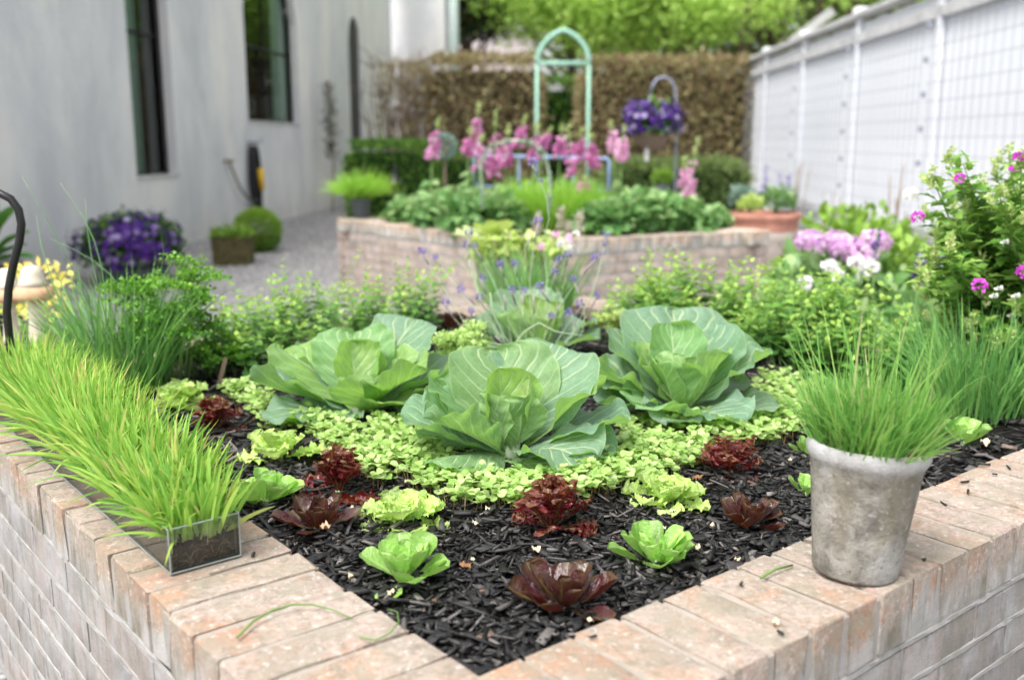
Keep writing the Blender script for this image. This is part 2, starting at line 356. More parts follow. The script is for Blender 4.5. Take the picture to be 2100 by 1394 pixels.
def mat_pot(name, c=(.26, .245, .215)):
    x = N(name, .9, .2); p = x.coord(); pv = x.coord('Object', (1, 1, .3)); n1 = x.noise(p, 26, 6, .65, .4); n2 = x.noise(p, 120, 5, .7)
    k = x.mix(x.ramp(n1, [(.35, 0), (.7, 1)]), tuple(a * .55 for a in c), tuple(min(1, a * 1.55) for a in c))
    k = x.mix(x.ramp(x.noise(pv, 18, 5), [(.46, 0), (.62, .7)]), k, (.19, .17, .12)); k = x.mix(x.ramp(x.noise(p, 9, 5, .6), [(.5, 0), (.62, .5)]), k, (.42, .42, .42)); k = x.mix(x.ramp(n2, [(.34, .75), (.44, 0)]), k, (.12, .11, .09)); k = x.mix(x.ramp(n2, [(.58, 0), (.68, .5)]), k, (.50, .48, .44))
    k = x.mix(x.ramp(x.vor(p, 55), [(.0, .8), (.10, 0)]), k, (.09, .08, .07))
    z = x.n('ShaderNodeSeparateXYZ'); x.l(x.n('ShaderNodeTexCoord').outputs['Object'], z.inputs[0])
    k = x.mix(x.math('MULTIPLY', x.ramp(x.math('ADD', z.outputs[2], x.math('MULTIPLY', n1, .02)), [(.166, 0), (.184, 1)]), .6), k, (.50, .50, .51))
    x.col(k); x.bump(x.math('ADD', n2, x.math('MULTIPLY', n1, 1.6)), .6, .005); return x.m
def mat_glass(name, rough=.05, tint=(.93, .96, .95), dirt=.02):
    x = N(name, rough, .5); x.col(tint); x.b.inputs['Transmission Weight'].default_value = 1; x.b.inputs['IOR'].default_value = 1.2
    t = x.n('ShaderNodeBsdfTransparent'); d = x.n('ShaderNodeBsdfDiffuse'); d.inputs[0].default_value = (.6, .6, .58, 1)
    g = x.n('ShaderNodeBsdfGlossy'); g.inputs['Roughness'].default_value = .08
    fr = x.n('ShaderNodeFresnel'); fr.inputs[0].default_value = 1.45
    a = x.n('ShaderNodeMixShader'); x.l(x.math('MULTIPLY', fr.outputs[0], .8, True), a.inputs[0]); x.l(t.outputs[0], a.inputs[1]); x.l(g.outputs[0], a.inputs[2]); t.inputs[0].default_value = (*tint, 1)
    b = x.n('ShaderNodeMixShader'); x.l(x.math('MULTIPLY', x.ramp(x.noise(x.coord(), 14, 6), [(.4, .3), (.7, 1)]), dirt), b.inputs[0]); x.l(a.outputs[0], b.inputs[1]); x.l(d.outputs[0], b.inputs[2]); x.l(b.outputs[0], x.o.inputs[0]); return x.m
def mat_windowglass():
    x = N('window_glass', .03, .8); x.col((.012, .016, .014))
    g = x.n('ShaderNodeBsdfGlossy'); g.inputs['Roughness'].default_value = .03; g.inputs[0].default_value = (.9, .95, .92, 1)
    t = x.n('ShaderNodeBsdfTransparent'); t.inputs[0].default_value = (.75, .8, .78, 1)
    fr = x.n('ShaderNodeFresnel'); fr.inputs[0].default_value = 1.5
    m = x.n('ShaderNodeMixShader'); x.l(fr.outputs[0], m.inputs[0]); x.l(t.outputs[0], m.inputs[1]); x.l(g.outputs[0], m.inputs[2]); x.l(m.outputs[0], x.o.inputs[0]); return x.m
def mat_mulch():
    x = N('bark_mulch', .46, .5); p = x.wpos()
    c = x.ramp(x.attr('rnd'), [(0, (.004, .0038, .004)), (.5, (.012, .011, .011)), (.70, (.030, .028, .028)), (.84, (.080, .075, .072)), (.95, (.17, .155, .145)), (.985, (.22, .20, .18)), (1, (.17, .09, .055))])
    f = x.noise(p, 240, 4, .7); c = x.mix(x.ramp(f, [(.5, 0), (.75, .35)]), c, (.09, .08, .075)); x.col(c); x.bump(f, .7, .003); return x.m

M = {}
M['soil'] = plain('dark_soil', (.008, .0068, .006), .9, .2, 0, .5, 90, .9)
M['mulch'] = mat_mulch(); M['cope'] = mat_brick('coping_brick', .5, True); M['brick'] = mat_brick('washed_brick', 1.1, False, .88); M['brick2'] = mat_brick('weathered_brick', .6, False, 1.3); M['cope2'] = mat_brick('pale_coping_brick', .6, True, 1.45)
M['mortar'] = mat_mortar('mortar', (.23, .205, .175), (.36, .325, .28)); M['mortar2'] = mat_mortar('side_mortar', (.32, .275, .235), (.43, .385, .335))
M['cab'] = mat_cabbage(); M['gravel'] = mat_gravel(); M['stucco'] = mat_stucco(); M['pot'] = mat_pot('aged_clay')
M['acrylic'] = mat_glass('clear_acrylic'); M['wglass'] = mat_windowglass()
M['redrom'] = mat_lettuce('red_romaine_leaf', (.10, .017, .024), (.032, .010, .014), (.15, .13, .03), .15, .34, .8, (.35, .05, .01))
M['grnrom'] = mat_lettuce('green_romaine_leaf', (.24, .48, .08), (.36, .60, .14), (.55, .72, .32), .30, .3, .5, (.40, .72, .10))
M['grnfrl'] = mat_lettuce('green_frilled_leaf', (.42, .64, .13), (.58, .76, .22), (.66, .80, .40), .36, .33, .45, (.6, .85, .15), 110)
M['redfrl'] = mat_lettuce('red_frilled_leaf', (.22, .012, .022), (.08, .009, .013), (.22, .20, .06), .25, .22, .55, (.5, .03, .02), 110)
M['wheat'] = foliage('wheatgrass_blade', [(0, (.14, .34, .055)), (.45, (.27, .50, .085)), (.88, (.44, .63, .13)), (.95, (.60, .62, .20)), (1, (.56, .42, .18))], .40, .5, .3, ((.50, .58, .22), .22))
M['chive'] = foliage('chive_blade', [(0, (.08, .24, .06)), (.6, (.16, .38, .10)), (1, (.30, .54, .14))], .25, .42, .4)
M['potgrass'] = foliage('fine_grass_blade', [(0, (.09, .27, .05)), (.55, (.19, .42, .085)), (.93, (.36, .56, .15)), (1, (.55, .50, .28))], .38, .5, .3)
M['brightgrass'] = foliage('bright_grass_blade', [(0, (.20, .44, .05)), (1, (.44, .70, .12))], .4, .5, .3)
M['sprout'] = foliage('sprout_leaf', [(0, (.26, .44, .10)), (.6, (.44, .62, .20)), (1, (.62, .76, .36))], .36, .45, .3, None, 1.3)
M['stemred'] = plain('sprout_stem', (.30, .22, .10), .6)
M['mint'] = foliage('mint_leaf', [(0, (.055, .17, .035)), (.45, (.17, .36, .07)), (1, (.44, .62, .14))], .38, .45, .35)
M['parsley'] = foliage('parsley_leaf', [(0, (.05, .18, .02)), (.6, (.12, .32, .03)), (1, (.26, .50, .05))], .3, .4, .4)
M['verb'] = foliage('verbena_leaf', [(0, (.06, .17, .03)), (.5, (.15, .32, .05)), (1, (.32, .48, .11))], .32, .5, .3)
M['box'] = foliage('boxwood_leaf', [(0, (.03, .09, .012)), (.6, (.08, .19, .025)), (1, (.20, .36, .05))], .25, .5, .3)
M['boxy'] = foliage('bright_box_leaf', [(0, (.10, .22, .03)), (1, (.28, .46, .06))], .3)
M['hedge'] = foliage('brown_hedge_leaf', [(0, (.15, .12, .06)), (.3, (.34, .24, .15)), (.5, (.28, .26, .11)), (.8, (.38, .35, .17)), (1, (.52, .46, .26))], .25, .7, .2)
M['maple'] = foliage('maple_leaf', [(0, (.20, .36, .07)), (.5, (.40, .60, .13)), (1, (.64, .80, .26))], .45, .5, .3)
M['dark'] = foliage('magnolia_leaf', [(0, (.012, .03, .012)), (.8, (.05, .09, .03)), (1, (.20, .11, .04))], .12, .35, .5)
M['oliv'] = foliage('oak_leaf', [(0, (.06, .12, .03)), (.6, (.15, .22, .06)), (1, (.28, .36, .12))], .3)
M['lush'] = foliage('lush_leaf', [(0, (.07, .20, .05)), (.5, (.18, .36, .11)), (1, (.42, .58, .26))], .3, .4, .4)
M['lime'] = foliage('chartreuse_leaf', [(0, (.34, .48, .10)), (.6, (.52, .64, .20)), (1, (.68, .78, .42))], .35)
M['bluegrn'] = foliage('blue_green_leaf', [(0, (.16, .27, .22)), (1, (.34, .45, .38))], .2)
M['bigleaf'] = foliage('glossy_leaf', [(0, (.03, .12, .02)), (1, (.08, .22, .03))], .2, .3, .5)
M['pink'] = foliage('foxglove_bell', [(0, (.60, .14, .42)), (.6, (.76, .32, .60)), (1, (.88, .62, .78))], .35, .5, .2, None, 1.1)
M['palepink'] = foliage('pale_bell', [(0, (.78, .38, .62)), (1, (.88, .66, .78))], .35, .5, .2, None, 1.1)
M['budgrn'] = foliage('foxglove_bud', [(0, (.40, .55, .16)), (1, (.62, .66, .34))], .3)
M['pet'] = foliage('petunia_petal', [(0, (.030, .007, .11)), (.5, (.075, .018, .22)), (.78, (.15, .06, .32)), (1, (.46, .40, .62))], .2, .6, .2, None, 1.0)
M['lav'] = foliage('lavender_floret', [(0, (.17, .12, .38)), (1, (.38, .31, .64))], .25, .6, .2, None, 1.0)
M['lavbud'] = plain('lavender_spike', (.34, .30, .30), .8, .1, 0, .2, 200)
M['magenta'] = foliage('verbena_petal', [(0, (.50, .02, .46)), (1, (.74, .12, .66))], .3, .5, .2, None, 1.0)
M['hyd'] = foliage('hydrangea_petal', [(0, (.55, .28, .62)), (.5, (.74, .45, .70)), (1, (.90, .78, .82))], .3, .6, .2, None, 1.0)
M['white'] = foliage('white_petal', [(0, (.80, .80, .76)), (1, (.90, .90, .88))], .3, .6, .2)
M['yell'] = foliage('yellow_petal', [(0, (.80, .70, .12)), (1, (.88, .82, .30))], .3, .6, .2)
M['stem'] = plain('green_stem', (.22, .36, .12), .6); M['palestem'] = plain('grey_green_stem', (.42, .52, .34), .7); M['wood'] = plain('bark', (.10, .075, .055), .95, .1, 0, .35, 12, .8)
M['twig'] = plain('twig', (.22, .16, .12), .9); M['rootsoil'] = plain('root_matted_soil', (.022, .014, .009), .95, .15, 0, .6, 120, 1.0)
M['iron'] = plain('black_iron', (.018, .017, .018), .38, .5, .4); M['mintpaint'] = plain('mint_paint', (.34, .60, .47), .5); M['blue'] = plain('blue_paint', (.30, .42, .70), .45)
M['whitepaint'] = plain('white_paint', (.79, .81, .85), .6, .3, 0, .06, 3); M['fencecap'] = plain('weathered_white_wood', (.52, .52, .52), .8, .2, 0, .2, 5)
M['wire'] = plain('galvanised_wire', (.34, .37, .44), .5, .5, .3); M['frame'] = plain('dark_bronze', (.022, .02, .019), .5); M['curtain'] = plain('green_curtain', (.50, .68, .58), .9)
M['rubber'] = plain('black_rubber', (.02, .02, .022), .45); M['hosey'] = plain('yellow_plastic', (.75, .45, .03), .4); M['terra'] = plain('terracotta', (.44, .21, .155), .85, .2, 0, .2, 14, .3)
M['terrap'] = plain('limed_terracotta', (.44, .38, .34), .9, .2, 0, .2, 10, .3); M['zinc'] = plain('dark_zinc', (.10, .12, .14), .5, .4, .2); M['mosspot'] = plain('moss_covered_stone', (.085, .075, .035), .98, .1, 0, .5, 20, 1)
M['cream'] = plain('cream_ceramic', (.66, .58, .47), .5, .4, 0, .1, 20); M['flake'] = plain('cream_flake', (.66, .56, .38), .8); M['orange'] = plain('orange_clay', (.58, .36, .22), .6)
M['brownleaf'] = plain('dead_leaf', (.26, .13, .06), .8); M['pipe'] = plain('brass', (.30, .26, .16), .4, .5, .6); M['pinkwall'] = plain('pink_render', (.62, .54, .55), .9)

# ------------------------------------------------------------------ the setting
ground = link('gravel_ground', mesh('gravel_ground', [(-90, -30, 0), (90, -30, 0), (90, 200, 0), (-90, 200, 0)], [(0, 1, 2, 3)], M['gravel'], smooth=False)); tag(ground, kind='structure')
n = 16000                                                            # loose stones where the path is in view
q = np.stack([RNG.uniform(-4.2, 1.5, n), 3.2 + 16 * RNG.random(n) ** 1.6, np.full(n, .003)], 1)
pb = np.array([(-1, -.7, 0), (.8, -1, 0), (1, .8, 0), (-.7, 1, 0), (-.5, -.4, .8), (.5, -.5, 1), (.55, .5, .8), (-.4, .5, .9)]); pbf = np.array([(4, 5, 6, 7), (0, 1, 5, 4), (1, 2, 6, 5), (2, 3, 7, 6), (3, 0, 4, 7)])
sc = RNG.uniform(.006, .013, n)[:, None, None] * rot_from(rdirs(n, -8, 8)); V, Fc, U, R_ = stamp(pb, pbf, sc, q)
x = N('pebble', .9, .2); x.col(x.ramp(x.attr('rnd'), [(0, (.20, .19, .19)), (.6, (.40, .39, .385)), (1, (.62, .60, .58))])); M['pebble'] = x.m
tag(link('gravel', mesh('gravel', V, Fc, M['pebble'], U, R_, False)), 'loose grey gravel covering the path between house and beds', 'gravel', kind='stuff')

# ---- bricks
def brick_meshes(L_, W_, H_, mat, k=8, jit=.0022, bev=.003):
    out = []
    for s in range(k):
        rg = np.random.default_rng(100 + s); nx, ny = 7, 3
        # box with a chamfer ring: rounded and chipped arrises
        import bmesh
        bm = bmesh.new(); bmesh.ops.create_cube(bm, size=1)
        for v in bm.verts: v.co.x *= L_; v.co.y *= W_; v.co.z *= H_
        long = [e for e in bm.edges if abs(e.verts[0].co.x - e.verts[1].co.x) > L_ * .5]
        bmesh.ops.subdivide_edges(bm, edges=long, cuts=4)
        bmesh.ops.bevel(bm, geom=[e for e in bm.edges if len(e.link_faces) == 2 and e.calc_face_angle(0) > .5], offset=bev, segments=2, affect='EDGES', profile=.6)
        for v in bm.verts:
            v.co.x += rg.normal(0, jit * .6); v.co.y += rg.normal(0, jit * .45); v.co.z += rg.normal(0, jit * .14)
        me = bpy.data.meshes.new('brick'); bm.to_mesh(me); bm.free(); me.materials.append(mat)
        me.polygons.foreach_set('use_smooth', np.ones(len(me.polygons), dtype=bool))
        me.set_sharp_from_angle(angle=rad(28)); out.append(me)
    return out
def put(parent, meshes, p, ax, tilt=.012, sc=(1, 1, 1)):
    """one brick; ax = heading (angle of its long side)"""
    return link('brick', random.choice(meshes), parent, loc=p, rot=(random.gauss(0, tilt * .5), random.gauss(0, tilt * .5), ax + random.gauss(0, tilt) + (pi if random.random() < .5 else 0)), scale=sc)

def bed_wall(root, A, B, inward, width, mats, top=COPE, pitch=.079, courses=7, faces=True, h_cope=.095, rng_face=(0, 1), start_gap=0):
    """a straight wall from A to B (outer edge, plan), body towards `inward`; rowlock coping bricks on top, stretchers below"""
    A = np.array(A, float); B = np.array(B, float); A[2] = B[2] = 0
    d = B - A; Ln = np.linalg.norm(d); d /= Ln; iw = np.array(inward, float); iw[2] = 0; iw = iw - d * (iw @ d); iw /= np.linalg.norm(iw)
    a_in = math.atan2(iw[1], iw[0]); a_d = math.atan2(d[1], d[0])
    n = int(round(Ln / pitch)); pt = Ln / n
    cm = CM[mats]['c']; fm = CM[mats]['f']; bl = .205
    for i in range(n):
        p = A + d * (pt * (i + .5)) + iw * (width / 2 + random.gauss(0, .0016)); p[2] = top - h_cope / 2 + random.gauss(0, .0007)
        put(root, cm, p, a_in, .006, (width / .21, random.uniform(1.0, 1.09), 1))
    ch, cl = .067, .212
    if faces:
        for c in range(courses):
            z = top - h_cope - .012 - ch * (c + .5) + .005
            o = (c % 2) * .5
            m = int(Ln / cl) + 2
            for k in range(m):
                s0 = (k - o) * cl + .004; s1 = s0 + cl - .006; s0 = max(s0, .004); s1 = min(s1, Ln - .004)
                if s1 - s0 < .035: continue
                p = A + d * ((s0 + s1) / 2) + iw * (.0492 + random.gauss(0, .0004)); p[2] = z + random.gauss(0, .0006)
                put(root, fm, p, a_d, .0015, ((s1 - s0) / .2, 1, 1))
CM = {'front': {'c': brick_meshes(.21, .0665, .092, M['cope'], 10, .0026, .0034), 'f': brick_meshes(.2, .095, .0565, M['brick'], 8, .0012, .0022)},
      'back': {'c': brick_meshes(.21, .0665, .092, M['cope2'], 5, .0022, .004), 'f': brick_meshes(.2, .095, .0565, M['brick2'], 5)}}
def core(root, A, B, inward, width, mat, top=COPE, e=.006, joints=False):
    """mortar and backing of the wall, a little behind the brick faces"""
    A = np.array(A, float); B = np.array(B, float); A[2] = B[2] = 0; d = B - A; Ln = np.linalg.norm(d); d /= Ln
    iw = np.array(inward, float); iw[2] = 0; iw -= d * (iw @ d); iw /= np.linalg.norm(iw)
    g = G(); R = np.stack([d, iw, [0, 0, 1.]], 1); sgn = np.linalg.det(R)
    if sgn < 0: R = np.stack([-d, iw, [0, 0, 1.]], 1)
    mid = (A + B) / 2 + iw * width / 2
    nseg = max(4, int(Ln / .03)); V = []; rg = np.random.default_rng(3)
    for (off, z) in ((.0036, 0), (.0036, top - .102), (.0020, top - .096), (.0018, top - .010), (.006, top - .0048), (width - .006, top - .0048), (width - .003, top - .011), (width - .003, 0)):
        for i in range(nseg + 1):
            V.append(A + d * (e + (Ln - 2 * e) * i / nseg) + iw * (off + rg.normal(0, .0006)) + np.array([0, 0, z + (rg.normal(0, .0009) if z else 0)]))
    k = nseg + 1; Fc = [(r * k + i, r * k + i + 1, (r + 1) * k + i + 1, (r + 1) * k + i) for r in range(7) for i in range(nseg)]
    g.add(V, Fc); g.add([V[r * k] for r in range(8)], [tuple(range(8))]); g.add([V[r * k + nseg] for r in range(8)], [tuple(range(7, -1, -1))])
    if joints:
        for c in range(7):
            zc = top - .095 - .006 - .067 * c; rows = []
            for (off, dz) in ((.006, .0078), (.0006, .0040), (.0002, -.003), (.006, -.0070)):
                rows += [A + d * (e + (Ln - 2 * e) * i / nseg) + iw * (off + rg.normal(0, .0007)) + np.array([0, 0, zc + dz + rg.normal(0, .0009)]) for i in range(nseg + 1)]
            g.add(rows, [(r_ * k + i, r_ * k + i + 1, (r_ + 1) * k + i + 1, (r_ + 1) * k + i) for r_ in range(3) for i in range(nseg)])
    return g.make('mortar', mat, root, smooth=False)

# front bed: inner rectangle l 0.837..2.76, r 0.628..2.50
lo0, li0, li1, lo1 = .655, .837, 2.76, 2.95
ro0, ri0, ri1, ro1 = .410, .628, 2.50, 2.69
wallf = thing('raised_bed', 'near square raised bed of limewashed brick with orange coping around the cabbages', 'raised bed')
bed_wall(wallf, LR(li0 - .18, ro0), LR(lo1, ro0), DR, ri0 - ro0, 'front', courses=7)                       # left wall incl. corner
bed_wall(wallf, LR(lo0, ri0 - .012), LR(lo0, ro1), DL, li0 - lo0, 'front', courses=7)                      # right wall
bed_wall(wallf, LR(lo0 - .0, ro0), LR(lo0 - .0, ri0 - .015), DL, .20, 'front', courses=7, faces=True) if False else None
bed_wall(wallf, LR(lo1, ri0), LR(lo1, ro1), -DL, lo1 - li1, 'front', faces=False)
bed_wall(wallf, LR(li0, ro1), LR(li1, ro1), -DR, ro1 - ri1, 'front', faces=False)
core(wallf, LR(lo0, ro0), LR(lo1, ro0), DR, ri0 - ro0, M['mortar2'], joints=True); core(wallf, LR(lo0, ri0), LR(lo0, ro1), DL, li0 - lo0, M['mortar2'], joints=True)
core(wallf, LR(lo1, ri0), LR(lo1, ro1), -DL, lo1 - li1, M['mortar']); core(wallf, LR(li0, ro1), LR(li1, ro1), -DR, ro1 - ri1, M['mortar'])
# end headers closing the left wall's foot at the near corner
for c in range(7):
    p = LR(lo0 + .05, ro0 + .11); p[2] = COPE - .107 - .067 * (c + .5) + .005

def soil_z(x, y): return SOIL - .012 + .007 * np.sin(x * 9 + 1) * np.cos(y * 7) + .004 * np.sin(x * 23 + y * 17)
nn = 60; V = []; 
for i in range(nn + 1):
    for j in range(nn + 1):
        p = LR(li0 - .004 + (li1 - li0 + .008) * i / nn, ri0 - .004 + (ri1 - ri0 + .008) * j / nn); p[2] = soil_z(p[0], p[1]); V.append(p)
tag(link('soil', mesh('soil', V, gridfaces(nn, nn), M['soil'])), kind='structure')
# bark chips
def chipT(rg, a, b, c):
    P = []
    for z in (-1, 1):
        for x_, y_ in ((-1, -1), (1, -1), (1, 1), (-1, 1)):
            t = (.45 + .55 * rg.random()) if y_ > 0 else (.6 + .4 * rg.random())
            P.append((x_ * a * t + rg.normal(0, a * .15), y_ * b * (.8 + .4 * rg.random()), z * c + rg.normal(0, c * .5)))
    return np.array(P)
boxf = np.array([(3, 2, 1, 0), (4, 5, 6, 7), (0, 1, 5, 4), (1, 2, 6, 5), (2, 3, 7, 6), (3, 0, 4, 7)])
prt = []
for s in range(14):
    rg = np.random.default_rng(s); big = s % 7 == 0
    n = 480 if big else 980
    l_ = li0 + (1.5 * rg.random(n) ** 1.35 if s % 2 else (li1 - li0) * rg.random(n)); r_ = ri0 + (1.5 * rg.random(n) ** 1.35 if s % 2 else (ri1 - ri0) * rg.random(n))
    l_ = np.clip(l_, li0 + .006, li1); r_ = np.clip(r_, ri0 + .006, ri1)
    P = DL[None] * l_[:, None] + DR[None] * r_[:, None]; P[:, 2] = soil_z(P[:, 0], P[:, 1]) + rg.uniform(.0, .014, n)
    T = chipT(rg, *( (.0075, .021, .0020) if big else [(.0030, .016, .0014), (.0042, .012, .0015), (.0018, .019, .0011), (.0048, .009, .0015), (.0034, .021, .0013), (.0022, .010, .001)][s % 6]))
    m_ = rot_from(rdirs(n, -16, 22, rg), rg.normal(0, .5, n)) * rg.uniform(.6, 1.35, n)[:, None, None]
    prt.append(stamp(T, boxf, m_, P, rnd=rg.random(n) ** 1.15 * (1 if not big else .93)))
for s in range(4):
    rg = np.random.default_rng(80 + s); n = 3200; l_ = li0 + .006 + 1.1 * rg.random(n); r_ = ri0 + .006 + 1.1 * rg.random(n); P = DL[None] * l_[:, None] + DR[None] * r_[:, None]; P[:, 2] = soil_z(P[:, 0], P[:, 1]) + rg.uniform(-.001, .004, n)
    prt.append(stamp(chipT(rg, .0016, .007, .0009), boxf, rot_from(rdirs(n, -20, 30, rg), rg.normal(0, .6, n)) * rg.uniform(.5, 1.5, n)[:, None, None], P, rnd=rg.random(n)))
V, Fc, U, R_ = joinarr(prt)
tag(link('mulch', mesh('mulch', V, Fc, M['mulch'], U, R_, False)), 'black shredded bark mulch filling the near brick bed', 'mulch', kind='stuff')

# bed behind
A2, N2, B2 = W(690, 447, COPE), W(1086, 494, COPE), W(1580, 472, COPE); C2 = A2 + (B2 - N2)
cen2 = (A2 + B2) / 2
wallb = thing('raised_bed', 'raised brick bed across the gravel holding the pink foxgloves', 'raised bed')
for a, b, f in ((A2, N2, True), (N2, B2, True), (B2, C2, True), (C2, A2, True)):
    bed_wall(wallb, a, b, cen2 - (a + b) / 2, .2, 'back', faces=f, courses=7); core(wallb, a, b, cen2 - (a + b) / 2, .2, M['mortar'], e=.10)
g = G(); g.add([p * .97 + cen2 * .03 - np.array([0, 0, .03]) for p in (A2, N2, B2, C2)], [(0, 1, 2, 3)]); g.make('soil', M['soil'], None, False)['kind'] = 'structure'
A3 = at(1180, 400, 11.6); A3[2] = 0; B3 = at(1430, 400, 11.9); B3[2] = 0
wallc = thing('raised_bed', 'small far raised brick bed in front of the right boxwood hedge', 'raised bed')
bed_wall(wallc, A3, B3, (0, 1, 0), .2, 'back', top=.56, courses=6); core(wallc, A3, B3, (0, 1, 0), .2, M['mortar'], top=.56)
A4 = at(880, 400, 11.2); A4[2] = 0; B4 = at(1010, 400, 11.4); B4[2] = 0
walld = thing('raised_bed', 'short far length of brick bed wall beside the left box hedge', 'raised bed')
bed_wall(walld, A4, B4, (0, 1, 0), .2, 'back', top=.62, courses=6); core(walld, A4, B4, (0, 1, 0), .2, M['mortar'], top=.62)

# ------------------------------------------------------------------ house
HP = np.array([-3.865, 11.94, 0]); ha = rad(5.2); HD = np.array([sin(ha), cos(ha), 0]); HN = np.array([cos(ha), -sin(ha), 0])   # along wall, outward normal
def hpt(s, z, out=0): return HP + HD * s + HN * out + np.array([0, 0, z])
def s_at(px):                                                        # position along the wall seen at column px (near the horizon)
    k = (px - CX) / 2080.; return (HP[0] - k * HP[1]) / (k * HD[1] - HD[0])
house = thing('house', 'pale grey stucco house with dark arched windows along the path', 'house')
HTOP = 6.5
def wall_with_openings(s0, s1, ops, z0=0, z1=HTOP, out=0, depth=.32, back=-1):
    """openings: (sa, sb, za, zb, arch_rise); front skin plus reveals"""
    g = G(); xs = sorted({s0, s1} | {o[0] for o in ops} | {o[1] for o in ops})
    for a, b in zip(xs[:-1], xs[1:]):
        o = next((o for o in ops if o[0] <= a + 1e-6 and o[1] >= b - 1e-6), None)
        if o is None: g.add([hpt(a, z0, out), hpt(b, z0, out), hpt(b, z1, out), hpt(a, z1, out)], [(0, 1, 2, 3)]); continue
        sa, sb, za, zb, rise = o
        g.add([hpt(a, z0, out), hpt(b, z0, out), hpt(b, za, out), hpt(a, za, out)], [(0, 1, 2, 3)])
        m = 16; top = [(sa + (sb - sa) * i / m, zb + rise * math.sqrt(max(0, 1 - (2 * i / m - 1) ** 2))) for i in range(m + 1)]
        for (p, zp), (q, zq) in zip(top[:-1], top[1:]):
            g.add([hpt(p, zp, out), hpt(q, zq, out), hpt(q, z1, out), hpt(p, z1, out)], [(0, 1, 2, 3)])
            g.add([hpt(p, zp, out), hpt(q, zq, out), hpt(q, zq, out - depth), hpt(p, zp, out - depth)], [(0, 1, 2, 3)])
        for (p, q) in (((sa, za), (sa, zb)), ((sb, za), (sb, zb)), ((sa, za), (sb, za))):
            g.add([hpt(p[0], p[1], out), hpt(q[0], q[1], out), hpt(q[0], q[1], out - depth), hpt(p[0], p[1], out - depth)], [(0, 1, 2, 3)])
    return g
s1a, s1b, s2a, s2b, s3a, s3b = s_at(276), s_at(361), s_at(512), s_at(617), s_at(727), s_at(750)
sc_ = s_at(687)
z1w, z2w = .80, 1.45
ops1 = [(s1a, s1b, z1w, 3.3, .45), (s2a, s2b, z2w, 3.0, .85)]
wall_with_openings(-9, sc_, ops1).make('wall', M['stucco'], house, False)
wall_with_openings(sc_ - .3, s_at(812), [(s3a, s3b, 0.02, 3.1, .5)], out=-.06, depth=.05).make('wall', M['stucco'], house, False)
def window(sa, sb, za, zb, rise, out, nm='window', curtain=True, sides=(0, 1)):
    fr = G(); inn = out - .13; t = .045
    m = 12; cs = (sa + sb) / 2; hw = (sb - sa) / 2
    path = [(sa + t / 2, za + t / 2), (sa + t / 2, zb)] + [(cs - (hw - t / 2) * cos(pi * i / m), zb + (rise - t / 2) * sin(pi * i / m)) for i in range(1, m)] + [(sb - t / 2, zb), (sb - t / 2, za + t / 2), (sa + t / 2, za + t / 2)]
    for (p, q) in zip(path[:-1], path[1:]): fr.tube([hpt(p[0], p[1], inn), hpt(q[0], q[1], inn)], t * .62, 4)
    fr.tube([hpt(cs, za, inn - .01), hpt(cs, zb + rise - .05, inn - .01)], .012, 4)
    fr.tube([hpt(sa, (za + zb) / 2 + .3, inn - .01), hpt(sb, (za + zb) / 2 + .3, inn - .01)], .016, 4)
    f = fr.make(nm, M['frame'], house, False)
    pg = G(); arc = [hpt(sa, za, inn - .03), hpt(sb, za, inn - .03)] + [hpt(cs + hw * cos(pi * i / m), zb + rise * sin(pi * i / m), inn - .03) for i in range(m + 1)]
    pg.add(arc, [tuple(range(len(arc)))]).make('pane', M['wglass'], f, False)
    if curtain:
        cg = G(); V = []; k = 40
        for side, (u0, u1) in enumerate(((sa, sa + (sb - sa) * .55), (sb - (sb - sa) * .30, sb))):
            if side not in sides: continue
            V = []
            for i in range(k + 1):
                a = u0 + (u1 - u0) * i / k
                for z in (za + .02, zb + rise): V.append(hpt(a, z, inn - .07 + .022 * sin(i * 1.15)))
            cg.add(V, [(2 * i, 2 * i + 2, 2 * i + 3, 2 * i + 1) for i in range(k)])
        cg.make('curtain', M['curtain'], f, True)
    sg = G(); Rm = np.stack([HD, HN, [0, 0, 1.]], 1)
    sg.box(hpt(cs, za + .012, out - .09), (sb - sa + .001, .22, .03), Rm); sg.make('sill', M['fencecap'], f, False)
g = G(); a_, b_ = -9, sc_ - .2; P8 = [hpt(q_, z_, o_) for o_ in (-.34, -3.6) for z_ in (.05, 5.4) for q_ in (a_, b_)]
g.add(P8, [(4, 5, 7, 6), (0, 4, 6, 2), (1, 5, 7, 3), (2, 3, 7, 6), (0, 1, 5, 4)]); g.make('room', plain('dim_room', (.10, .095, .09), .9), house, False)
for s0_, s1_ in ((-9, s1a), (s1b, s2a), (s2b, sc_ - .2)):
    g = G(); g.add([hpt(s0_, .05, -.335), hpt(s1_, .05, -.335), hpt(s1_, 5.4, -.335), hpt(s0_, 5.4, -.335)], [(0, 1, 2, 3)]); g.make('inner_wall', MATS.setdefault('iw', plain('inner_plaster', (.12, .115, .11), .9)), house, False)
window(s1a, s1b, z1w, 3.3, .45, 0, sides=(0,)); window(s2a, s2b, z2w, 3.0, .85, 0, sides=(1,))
g = G(); Rm = np.stack([HD, HN, [0, 0, 1.]], 1); g.box(hpt((s3a + s3b) / 2, 1.86, -.14), (s3b - s3a + .06, .05, 3.7), Rm); g.make('door', M['frame'], house, False)
